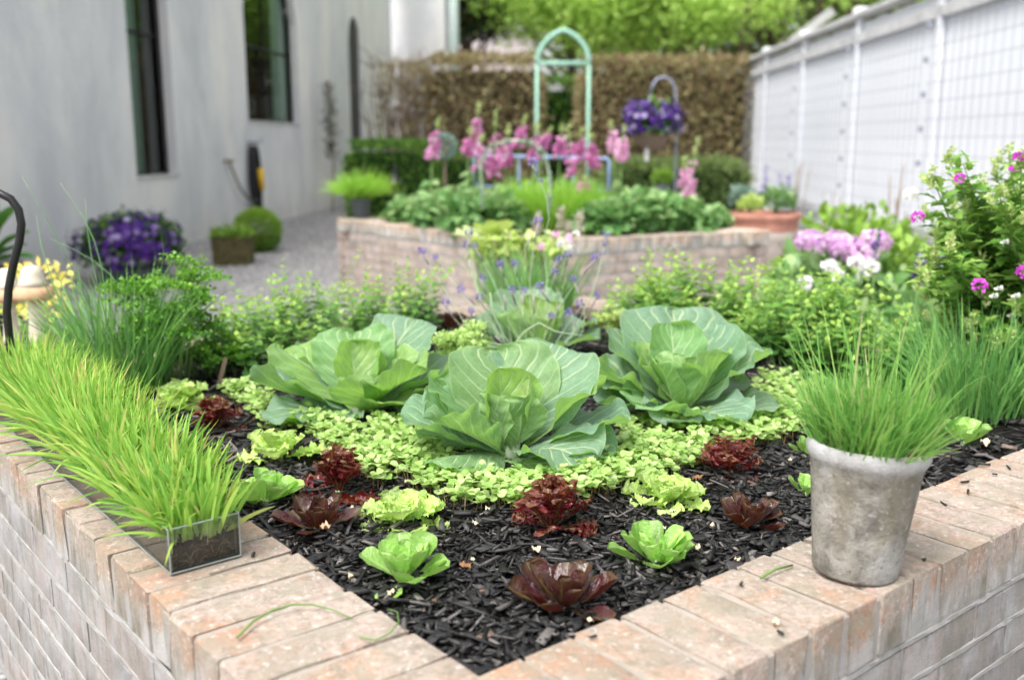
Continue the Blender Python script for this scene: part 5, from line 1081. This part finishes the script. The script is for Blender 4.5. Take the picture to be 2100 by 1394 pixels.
# foxgloves
def bellT():
    V = []; k = 6
    for (r, y) in ((.10, 0), (.24, .3), (.30, .75), (.44, 1.0)):
        for i in range(k): V.append((r * cos(2 * pi * i / k), y, r * sin(2 * pi * i / k)))
    F_ = [(j * k + i, j * k + (i + 1) % k, (j + 1) * k + (i + 1) % k, (j + 1) * k + i) for j in range(3) for i in range(k)]; return np.array(V), np.array(F_), np.zeros((len(V), 2))
BT = bellT()
def foxglove(label, px, ytop, ybot, d_, mat='pink', lean=0, seed=0, dense=34, bud=.36):
    rg = np.random.default_rng(seed); b = at(px - lean * 2, 440, d_); b[2] = COPE - .04; t = thing('foxglove', label, 'foxglove', loc=b, group='foxgloves in the far bed')
    e = at(px + lean, ytop, d_) - b; m_ = at(px - lean * .5, ybot, d_) - b; g = G(); g.tube([(0, 0, 0), m_ * .5, m_, e], [.008, .007, .006, .003], 6); g.make('stem', M['stem'], t)
    n = dense; u = rg.random(n) ** .9 * (1 - bud); a = rg.uniform(-pi * .95, -.05, n) + rg.normal(0, .5, n); m0 = m_ - (e - m_) * .35; P = m0 + np.outer(u, e - m0) + np.column_stack([np.cos(a), np.sin(a), a * 0]) * .012
    d = np.column_stack([np.cos(a), np.sin(a), np.full(n, -.55) + rg.normal(0, .15, n)]); V, Fc, U, R_ = leafcloud(P, d, rg.uniform(.034, .046, n) * (1.18 - .85 * u), *BT, rg)
    link('bells', mesh('bells', V, Fc, M[mat], U, R_), t)
    n = 36; u = 1 - bud + rg.random(n) * bud; P = m_ + np.outer(u, e - m_) + rg.normal(0, .006, (n, 3)); V, Fc, U, R_ = leafcloud(P, rdirs(n, -20, 50, rg), rg.uniform(.018, .03, n) * (1.7 - u), *LT, rg); link('buds', mesh('buds', V, Fc, M['budgrn'], U, R_), t)
    n = 22; P = np.outer(rg.random(n) * .55, m_); V, Fc, U, R_ = leafcloud(P, rdirs(n, -10, 40, rg), rg.uniform(.07, .14, n), *lushT, rg); link('leaves', mesh('leaves', V, Fc, M['lush'], U, R_), t)
fx = [(893, 238, 298, 7.6, 'pink', 8, 'deep pink foxglove standing alone at the left end of the row'), (978, 208, 275, 8.0, 'pink', 5, 'foxglove with tall green tip, second from left'), (962, 262, 300, 7.3, 'pink', 3, 'short light foxglove below the second from left'), (985, 275, 325, 7.2, 'pink', 2, 'low pink foxglove left of the densest spike'), (1015, 225, 325, 7.5, 'pink', 2, 'dense tall pink foxglove left of the mint arch leg'), (1040, 255, 315, 7.2, 'pink', 4, 'pink foxglove right beside the dense tall one'),
      (1070, 235, 283, 7.8, 'pink', 10, 'leaning pink foxglove left of the arch leg'), (1098, 250, 305, 7.4, 'pink', 5, 'foxglove crossing the left leg of the mint arch'), (1120, 262, 290, 7.9, 'pink', 12, 'pink foxglove between the arch legs, left'), (1150, 252, 300, 7.6, 'pink', 4, 'pink foxglove in the middle of the arch opening'), (1168, 255, 332, 7.2, 'pink', -3, 'long hanging pink foxglove in the arch opening'), (1190, 262, 310, 7.5, 'pink', 4, 'pink foxglove at the right leg of the mint arch'),
      (1212, 262, 318, 7.3, 'pink', -4, 'pink foxglove just right of the arch'), (1256, 245, 292, 7.6, 'palepink', -4, 'pale pink foxglove left of the hanging basket'), (1277, 255, 305, 7.3, 'palepink', 3, 'palest foxglove touching the hanging basket'), (1197, 362, 385, 6.9, 'pink', 3, 'small low pink foxglove under the blue frame'), (1420, 278, 380, 7.6, 'palepink', 12, 'single pale pink foxglove far right of the row'), (1405, 325, 365, 7.7, 'palepink', -2, 'short pale foxglove next to the single one')]
for i, (px, y0, y1, d_, m_, ln_, lab) in enumerate(fx): foxglove(lab, px, y0, y1, d_, m_, ln_, 400 + i)
# blue frame
bf = at(1105, 440, 8.0); bf[2] = COPE - .04; t = thing('plant_support', 'pale blue metal frame supporting the foxgloves', 'plant support', loc=bf); g = G(); z1 = at(1100, 325, 8.0)[2] - bf[2]; xa, xb = at(970, 400, 8.0)[0] - bf[0], at(1245, 400, 8.0)[0] - bf[0]
g.tube([(xa, .3, 0), (xa, .3, z1), (xa + .02, .3, z1 + .02), (xb - .02, -.1, z1 + .0), (xb, -.1, z1 - .02), (xb, -.1, 0)], .012, 8); g.make('hoop', M['blue'], t)
g = G(); g.tube([(xa, .3, z1 * .55), (xb, -.1, z1 * .5)], .008, 6); g.tube([(xa * .3, .2, 0), (xa * .3, .2, z1)], .008, 6); g.tube([(xb * .5, .02, 0), (xb * .5, .02, z1)], .008, 6); g.make('cross_bar', M['blue'], t)
# pot with grass, path light, topiary ball
b = at(741, 446, 7.95); b[2] = COPE; t = thing('grass_pot', 'dark grey metal pot with arching bright grass on the left corner of the far bed', 'flower pot', loc=b)
G().lathe([(.062, 0), (.065, .005), (.076, .15), (.080, .155), (.072, .155), (.068, .14)], 24).make('pot', M['zinc'], t)
chive_clump('', '', (0, 0, 0), 1500, .06, .16, .32, .75, .006, .9, 'brightgrass', par=link('grass_tuft', None, t, loc=(0, 0, .14)))
b = at(812, 440, 8.6); b[2] = COPE - .05; t = thing('path_light', 'black garden lamp with small hat shade beside the potted grass', 'lamp', loc=b); zz = at(812, 375, 8.6)[2] - b[2]
G().tube([(0, 0, 0), (0, 0, zz)], .012, 8).make('post', M['iron'], t); G().lathe([(.075, zz - .01), (.07, zz + .005), (.025, zz + .05), (.012, zz + .13), (.014, zz + .14), (.004, zz + .15)], 20).make('shade', M['iron'], t)
b = at(912, 300, 9.0); t = thing('topiary', 'grey-green clipped ball on a bare stem left of the foxgloves', 'topiary', loc=(b[0], b[1], COPE - .05)); zc = b[2] - COPE + .05
n = 700; dr = rdirs(n); V, Fc, U, R_ = leafcloud(dr * .10 * RNG.uniform(.8, 1.03, (n, 1)) + [0, 0, zc], dr + rdirs(n) * .6, np.full(n, .03), *LT); link('crown', mesh('crown', V, Fc, M['bluegrn'], U, R_), t); G().tube([(0, 0, 0), (0, 0, zc)], .012, 7).make('stem', M['twig'], t)
t = thing('grey_arching_stem', 'grey-green furry stem arching over the foxglove row', 'stem', loc=at(990, 430, 6.4)); b = np.array(t.location); g = G()
P_ = [at(x_, y_, 6.4) - b for x_, y_ in ((990, 430), (988, 380), (985, 330), (1005, 300), (1045, 288), (1085, 290), (1110, 305), (1124, 340), (1128, 395), (1126, 430))]; g.tube(P_, .007, 6).make('stem', M['palestem'], t)
n = 260; k = RNG.uniform(0, len(P_) - 1.01, n); P = np.array([P_[int(a)] * (1 - a % 1) + P_[int(a) + 1] * (a % 1) for a in k]); V, Fc, U, R_ = leafcloud(P, rdirs(n), np.full(n, .028), *LT); link('leaves', mesh('leaves', V, Fc, M['bluegrn'], U, R_), t)

# mint green gothic arch
ab = at(1152, 400, 14.2); ab[2] = 0; t = thing('garden_arch', 'mint green pointed metal arch with a crossbar in front of the hedge', 'arch', loc=ab); xw = (at(1206, 200, 14.2)[0] - at(1100, 200, 14.2)[0]) / 2; zs = at(1150, 130, 14.2)[2]; za = at(1150, 62, 14.2)[2]
for s_ in (-1, 1):
    G().tube([(s_ * xw, 0, 0), (s_ * xw, 0, zs)], .024, 10).make('leg', M['mintpaint'], t)
    G().tube([(s_ * xw * (-.45 + 1.45 * cos(q_)), 0, zs + (za - zs) * sin(q_) / sin(1.2553)) for q_ in np.linspace(0, 1.2553, 12)], .034, 10).make('curved_bar', M['mintpaint'], t)
G().tube([(-xw, 0, zs), (xw, 0, zs)], .028, 10).make('crossbar', M['mintpaint'], t)
# hanging basket on a shepherd hook
hb2 = at(1386, 430, 9.4); hb2[2] = 0; t = thing('shepherd_hook', 'grey steel shepherd hook carrying the purple hanging basket', 'hook', loc=hb2); P_ = [at(x_, y_, 9.4) - hb2 for x_, y_ in ((1386, 300), (1386, 200), (1384, 178), (1376, 164), (1362, 158), (1348, 162), (1338, 175), (1334, 192))]
G().tube([np.zeros(3)] + P_, .011, 9).make('rod', plain('grey_steel', (.30, .33, .42), .5, .5, .3), t)
def petunias(name, label, c, r, h, nl, nf, seed, fs=.05, pot_=None, cat='petunias', mat='pet'):
    rg = np.random.default_rng(seed); t = shrub(name, label, cat, c, r * .93, h, nl, 'boxy' if mat != 'pet' else 'box', .055, seed, stems=False); dr = rdirs(nf, -20, 88, rg)
    hole = np.sin(dr[:, 0] * 9 + seed) * np.sin(dr[:, 2] * 8 + 1) * np.cos(dr[:, 1] * 6) < .18; dr = dr[hole]; nf = len(dr)
    lump = 1 + .13 * np.sin(dr[:, 0] * 5 + seed) + .10 * np.sin(dr[:, 1] * 7 + dr[:, 2] * 9); P = dr * np.array([r, r, h * .5]) * (lump * rg.uniform(.78, 1.12, nf))[:, None] + [0, 0, h * .5]; prt = []
    rn = rg.random(nf)
    for k in range(5):
        a = 2 * pi * k / 5; x_ = np.cross(dr, rdirs(nf, rng=np.random.default_rng(seed + 1))); x_ /= np.linalg.norm(x_, axis=1, keepdims=True); y_ = np.cross(dr, x_); d = x_ * cos(a) + y_ * sin(a) + dr * .25
        prt.append(stamp(PT[0], PT[1], rot_from(d, None, dr) * (np.full(nf, fs) * .55)[:, None, None], P, PT[2], rn))
    V, Fc, U, R_ = joinarr(prt); link('flowers', mesh('flowers', V, Fc, M[mat], U, R_), t)['kind'] = 'stuff'; return t
c = at(1335, 304, 9.35); pt = petunias('hanging_basket', 'hanging basket brimming with purple petunias on the shepherd hook', c, .27, (at(1335, 218, 9.35)[2] - c[2]) * 1.15, 700, 620, 61, .05, cat='hanging basket')
e = at(1334, 192, 9.4) - c
G().lathe([(.05, -.02), (.13, .02), (.17, .10), (.16, .12)], 20).make('basket', M['twig'], pt)
g = G(); [g.tube([e, (.16 * cos(q_), .16 * sin(q_), .11)], .006, 4) for q_ in (0, 2.1, 4.2)]; g.make('hanger', M['wire'], pt)
tg = at(1326, 318, 9.2); t = thing('plant_label', 'small white tag dangling below the hanging basket', 'label', loc=tg); g = G(); g.box((0, 0, 0), (.035, .004, .11)); g.tube([(0, 0, .05), (0.02, .05, .12)], .002, 4); g.make('tag', M['white'] if False else M['fencecap'], t, False)

# ------------------------------------------------------------------ left: petunia mound, mossy planter, box ball, big leaves
c = at(275, 555, 8.6); c[2] = .0; pt = petunias('petunia_tub', 'wide mound of violet petunias in a low tub against the house wall', c, .43, .58, 2600, 1000, 63, .058, cat='petunias')
G().lathe([(.26, 0), (.28, .01), (.30, .11), (.31, .13), (.27, .13)], 26).make('tub', M['zinc'], pt)
b = at(475, 545, 9.7); b[2] = 0; t = thing('mossy_planter', 'square mossy stone planter with yellow-green ground cover near the wall', 'planter', loc=b, rotz=.12); zz = at(475, 487, 9.7)[2]
g = G(); g.box((0, .17, zz / 2), (.35, .35, zz), None, 1.06); g.make('box', M['mosspot'], t, False)
n = 900; P = np.column_stack([RNG.uniform(-.19, .19, n), RNG.uniform(-.02, .36, n), zz + np.abs(RNG.normal(0, .035, n))]); V, Fc, U, R_ = leafcloud(P, rdirs(n, 0, 70), RNG.uniform(.025, .05, n), *LT); link('plants', mesh('plants', V, Fc, M['boxy'], U, R_), t)
b = at(530, 515, 11.0); b[2] = 0; t = thing('box_ball', 'round soft green ball shrub beside the mossy planter', 'shrub', loc=b); zc = at(530, 475, 11)[2]
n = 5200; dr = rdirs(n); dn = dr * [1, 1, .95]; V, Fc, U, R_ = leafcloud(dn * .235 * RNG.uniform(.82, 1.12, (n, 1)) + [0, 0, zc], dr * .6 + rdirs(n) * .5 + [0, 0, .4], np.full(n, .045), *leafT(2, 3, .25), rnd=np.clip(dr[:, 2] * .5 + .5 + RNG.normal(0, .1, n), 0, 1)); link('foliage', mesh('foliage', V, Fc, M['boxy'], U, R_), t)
G().lathe([(.12, 0), (.13, .01), (.16, .17), (.15, .19)], 20).make('pot', M['mosspot'], t)
b = at(-30, 560, 5.2); b[2] = 0; t = thing('broad_leaved_plant', 'dark pot with large glossy strap leaves at the left edge behind the hook', 'potted plant', loc=b); zz = at(0, 540, 5.2)[2]
G().lathe([(.14, 0), (.15, .01), (.19, zz - .04), (.20, zz), (.18, zz)], 24).make('pot', M['iron'], t)
for i, (ex, ey) in enumerate(((52, 470), (60, 520), (30, 420), (-20, 400), (48, 495), (-60, 430), (5, 500), (-80, 480))):
    e = at(ex, ey, 5.2 + random.uniform(-.2, .2)) - b - [0, 0, zz]; L_ = float(np.linalg.norm(e)) * 1.1; V, Fc, U = big_leaf(L_, L_ * .30, 8, 14, -35, .4, .01, 2, 800 + i, pet=.2, petw=.05, tip=.8, peak=.5)
    link('leaf', mesh('leaf', V, Fc, M['bigleaf'], U, np.full(len(V), random.random())), t, loc=(0, 0, zz - .02), rot=(math.atan2(e[2], math.hypot(e[0], e[1])) + .3, 0, math.atan2(e[1], e[0]) - pi / 2))
# black crook
hk = at(14, 640, 2.15); b = hk.copy(); b[2] = COPE - .2; t = thing('crook', 'black iron crook rising out of the grass at the left edge', 'hook', loc=b); P_ = [at(x_, y_, 2.15) - b for x_, y_ in ((14, 640), (18, 590), (28, 540), (40, 495), (44, 460), (38, 430), (22, 408), (-2, 396), (-30, 400), (-50, 420))]
G().tube([np.array([0, 0, 0])] + P_, .0088, 10).make('rod', M['iron'], t)
# toadstool ornaments on the left corner of the coping
for i, (px, py, sc2, lab) in enumerate(((66, 575, 1.0, 'cream domed ceramic toadstool with orange skirt in front of yellow flowers'), (14, 580, 1.0, 'second ceramic toadstool, half cut by the left picture edge'))):
    e = at(px, py, 2.85 + .12 * i); t = thing('toadstool_ornament', lab, 'ornament', loc=(e[0], e[1], COPE)); z_ = e[2] - COPE
    G().lathe([(.030, 0), (.024, .02), (.018, z_ * .5), (.020, z_ - .05)], 18, wob=.02).make('stalk', M['cream'], t)
    G().lathe([(.02, z_ - .045), (.050, z_ - .054), (.058, z_ - .044), (.052, z_ - .028), (.044, z_ - .015)], 26, wob=.02, sd=i).make('skirt', M['orange'], t)
    G().lathe([(.045, z_ - .0145), (.033, z_), (.030, z_ + .02), (.026, z_ + .034), (.014, z_ + .043), (.002, z_ + .045)], 24, wob=.01, sd=i).make('cap', M['cream'], t)
b = at(70, 600, 3.3); b[2] = 0; t = shrub('yellow_flowers', 'yellow pansies in a pot behind the toadstools', 'flowers', b, .14, .72, 500, 'lush', .04, 77)
n = 260; P = np.column_stack([RNG.uniform(-.16, .12, n), RNG.uniform(-.1, .1, n), RNG.uniform(.62, .80, n)]); V, Fc, U, R_ = leafcloud(P, rdirs(n, -10, 60), RNG.uniform(.02, .034, n), *PT); link('petals', mesh('petals', V, Fc, M['yell'], U, R_), t)['kind'] = 'stuff'
G().lathe([(.10, 0), (.11, .01), (.15, .42), (.16, .45), (.13, .45)], 24).make('pot', M['terrap'], t)

# ------------------------------------------------------------------ lime leaved planter between the beds
b = at(1050, 505, 4.75); zr = b[2]; b[2] = 0; t = thing('lime_planter', 'tall mossy planter with lime yellow leaves spilling over its rim between the two beds', 'planter', loc=b)
g = G(); g.box((0, 0, zr / 2), (.30, .30, zr), None, 1.12); g.box((0, 0, zr - .012), (.37, .37, .028)); g.make('box', plain('green_stained_stone', (.30, .34, .20), .9, .2, 0, .3, 14, .4), t, False)
n = 520; P = np.column_stack([RNG.uniform(-.2, .24, n), -.17 + RNG.normal(0, .04, n), zr + .03 + RNG.normal(0, .03, n)]); P[:, 2] -= np.abs(P[:, 0] * .12) ; V, Fc, U, R_ = leafcloud(P, rdirs(n, -30, 40), RNG.uniform(.02, .042, n), *HT); link('foliage', mesh('foliage', V, Fc, M['lime'], U, R_), t)
for i in range(5):
    V, Fc, U = big_leaf(.16, .13, 12, 12, -25, .2, .03, 2.2, 900 + i, pet=.1, petw=.04, tip=.55); link('large_leaf', mesh('large_leaf', V, Fc, M['lime'], U, np.full(len(V), .95 if i < 3 else .3)), t, loc=(-.14 + .02 * i, -.08, zr + .02), rot=(rad(28 + 8 * i), 0, rad(60 + 30 * i)))
b = at(1160, 560, 3.9); b[2] = 0
t = shrub('white_scabious', 'thin plant with small pinkish white blooms behind the lavender', 'flowers', b, .16, .66, 260, 'lush', .05, 78)
for i, (px, py) in enumerate(((1149, 500), (1165, 488), (1183, 478), (1108, 505), (1170, 505), (1140, 480))):
    V, Fc, U, R_ = flowerball(M['palepink'], .012, 16, 140 + i, .018); link('flower_head', mesh('flower_head', V, Fc, M['palepink' if i % 2 else 'white'], U, R_), t, loc=at(px, py, 3.85) - b)
for i, (px, py, lab) in enumerate(((1262, 645, 'small white alyssum on the rear coping, left one'), (1310, 648, 'small white alyssum on the rear coping, right one'))):
    b = at(px, py, 3.45); b[2] = SOIL; t = shrub('alyssum', lab, 'flowers', b, .045, .07, 160, 'lush', .016, 150 + i); V, Fc, U, R_ = flowerball(M['white'], .036, 60, 160 + i, .010); link('florets', mesh('florets', V, Fc, M['white'], U, R_), t, loc=(0, 0, .05))
lettuce('redrom', 'dark red leaves below the rear coping left of the lavender', 925, 672, .07, [(5, 50, .9, 20), (5, 24, 1.0, 0)], 19, 'dark red romaine seedlings in the mulch')
# wall climber and boxwood tub at the back right
b = at(690, 300, 17.2); b[2] = 0; t = thing('climber', 'thin dark climber on the house corner beside the narrow arched door', 'climbing plant', loc=b + np.array([-.1, 0, 0])); G().tube([(0, 0, 0), (.05, 0, 1), (0, 0, 2.2)], .015, 6).make('stem', M['twig'], t)
n = 420; P = np.column_stack([RNG.normal(0, .06, n), RNG.normal(0, .04, n), RNG.uniform(.9, 2.15, n)]); V, Fc, U, R_ = leafcloud(P, rdirs(n), RNG.uniform(.04, .07, n), *LT); link('foliage', mesh('foliage', V, Fc, M['dark'], U, R_), t)
b = at(1362, 395, 11.9); b[2] = .56; t = shrub('box_pot', 'little round green bush in a dark pot on the small far bed', 'potted plant', (b[0], b[1] + .12, .65), .13, .22, 600, 'boxy', .04, 81); G().lathe([(.08, -.09), (.1, 0), (.11, .03), (.09, .03)], 20).make('pot', M['zinc'], t)

# ------------------------------------------------------------------ small litter
for i, (px, py) in enumerate(((492, 988), (870, 0),)): pass
def chive_bit(label, pts, r=.0016):
    P_ = [W(x_, y_, COPE) + np.array([0, 0, .003 + .004 * sin(pi * k / (len(pts) - 1))]) for k, (x_, y_) in enumerate(pts)]; c = P_[0].copy(); t = G().tube([p - c for p in P_], [r * (1.1 - .6 * k / len(P_)) for k in range(len(P_))], 6).make('chive_blade', plain('cut_chive', (.14, .24, .06), .5), None, loc=c); tag(t, label, 'blade of grass')
chive_bit('long curved green chive blade lying across the left coping bricks', [(487, 1310), (520, 1280), (560, 1260), (600, 1249), (640, 1248), (680, 1256), (722, 1272)])
chive_bit('faint curled chive blade hanging at the inner edge of the left coping', [(740, 1312), (770, 1320), (800, 1308), (818, 1285), (815, 1262), (795, 1252)], .0011)
chive_bit('short straight green blade lying on the right coping left of the clay pot', [(1560, 1188), (1590, 1176), (1625, 1162)], .0020)
rgf = np.random.default_rng(12)
def flake(px, py, s, mat, name, label, cat, grp, z=SOIL + .010):
    c = W(px, py, z); nu = 5; V = []
    for j in range(nu + 1):
        for i in range(nu + 1):
            a, b_ = i / nu * 2 - 1, j / nu * 2 - 1; V.append((a * s * (1 - .3 * b_ * b_) * rgf.uniform(.8, 1.15), b_ * s * .7 * (1 - .3 * a * a) * rgf.uniform(.8, 1.15), rgf.normal(.12 * s, .28 * s) + .25 * s * (a * a)))
    V = np.array(V); V[:, 2] += s * .35; k = len(V); V2 = V.copy(); V2[:, 2] -= s * .12
    gf = gridfaces(nu, nu); o = link(name, mesh(name, np.vstack([V, V2]), np.vstack([gf, gf[:, ::-1] + k]), M[mat], smooth=False), loc=c, rot=(0, 0, rgf.uniform(0, 6))); tag(o, label, cat, grp)
for (px, py) in ((720, 1184), (970, 1148), (835, 990), (1000, 1045), (975, 1075), (802, 1218), (720, 1045), (565, 1065), (1460, 1080), (1360, 1085), (1430, 1125), (1512, 1150), (1380, 1050), (1210, 1275), (1610, 1128), (1620, 945), (1140, 1040), (1665, 955), (1100, 1130), (905, 1010)):
    flake(px, py, rgf.uniform(.0045, .0085), 'flake', 'wood_flake', 'small cream coloured flake of wood or dried petal lying on the black mulch', 'wood flake', 'cream flakes scattered on the mulch')
flake(1590, 1280, .0065, 'flake', 'wood_flake', 'cream flake lying alone on the right brick coping', 'wood flake', None, COPE + .001)
flake(2020, 912, .011, 'flake', 'dead_leaf', 'curled tan dead leaf beside the pale lettuce right of the clay pot', 'dead leaf', None, SOIL + .018)
flake(1430, 985, .010, 'brownleaf', 'dead_leaf', 'curled brown dead leaf right of the frilled lettuce', 'dead leaf', None, SOIL + .016)
flake(668, 1085, .012, 'orange', 'dead_leaf', 'torn tan leaf resting on the dark red lettuce near the trough', 'dead leaf', None, SOIL + .04)
flake(955, 1165, .009, 'brownleaf', 'pine_cone_scale', 'brown woody cone scrap beside the upright green lettuce', 'cone', None, SOIL + .015)
for (px, py) in ((1960, 965), (2020, 955), (2040, 975), (1978, 990), (1985, 1010), (1895, 1150), (2068, 960), (1520, 1200), (1215, 1308), (1935, 1035), (1600, 1300), (520, 1140)):
    c = W(px, py, COPE); g = G(); T = chipT(rgf, .0022, rgf.uniform(.004, .010), .0012); o = link('bark_crumb', mesh('bark_crumb', T, boxf, M['mulch'], rnd=np.full(8, .2), smooth=False), loc=c + [0, 0, .003], rot=(0, 0, rgf.uniform(0, 6))); tag(o, 'tiny dark bark crumb spilled on the brick coping', 'bark crumb', 'bark crumbs spilled on the coping')
b = W(447, 792, SOIL); t = thing('marker_stick', 'thin grey wooden marker stick leaning in the mulch behind the sprouts', 'stick', loc=b); g = G(); g.box((.012, 0, .035), (.011, .003, .085), np.array([[cos(.3), 0, sin(.3)], [0, 1, 0], [-sin(.3), 0, cos(.3)]])); g.make('stick', M['twig'], t, False)
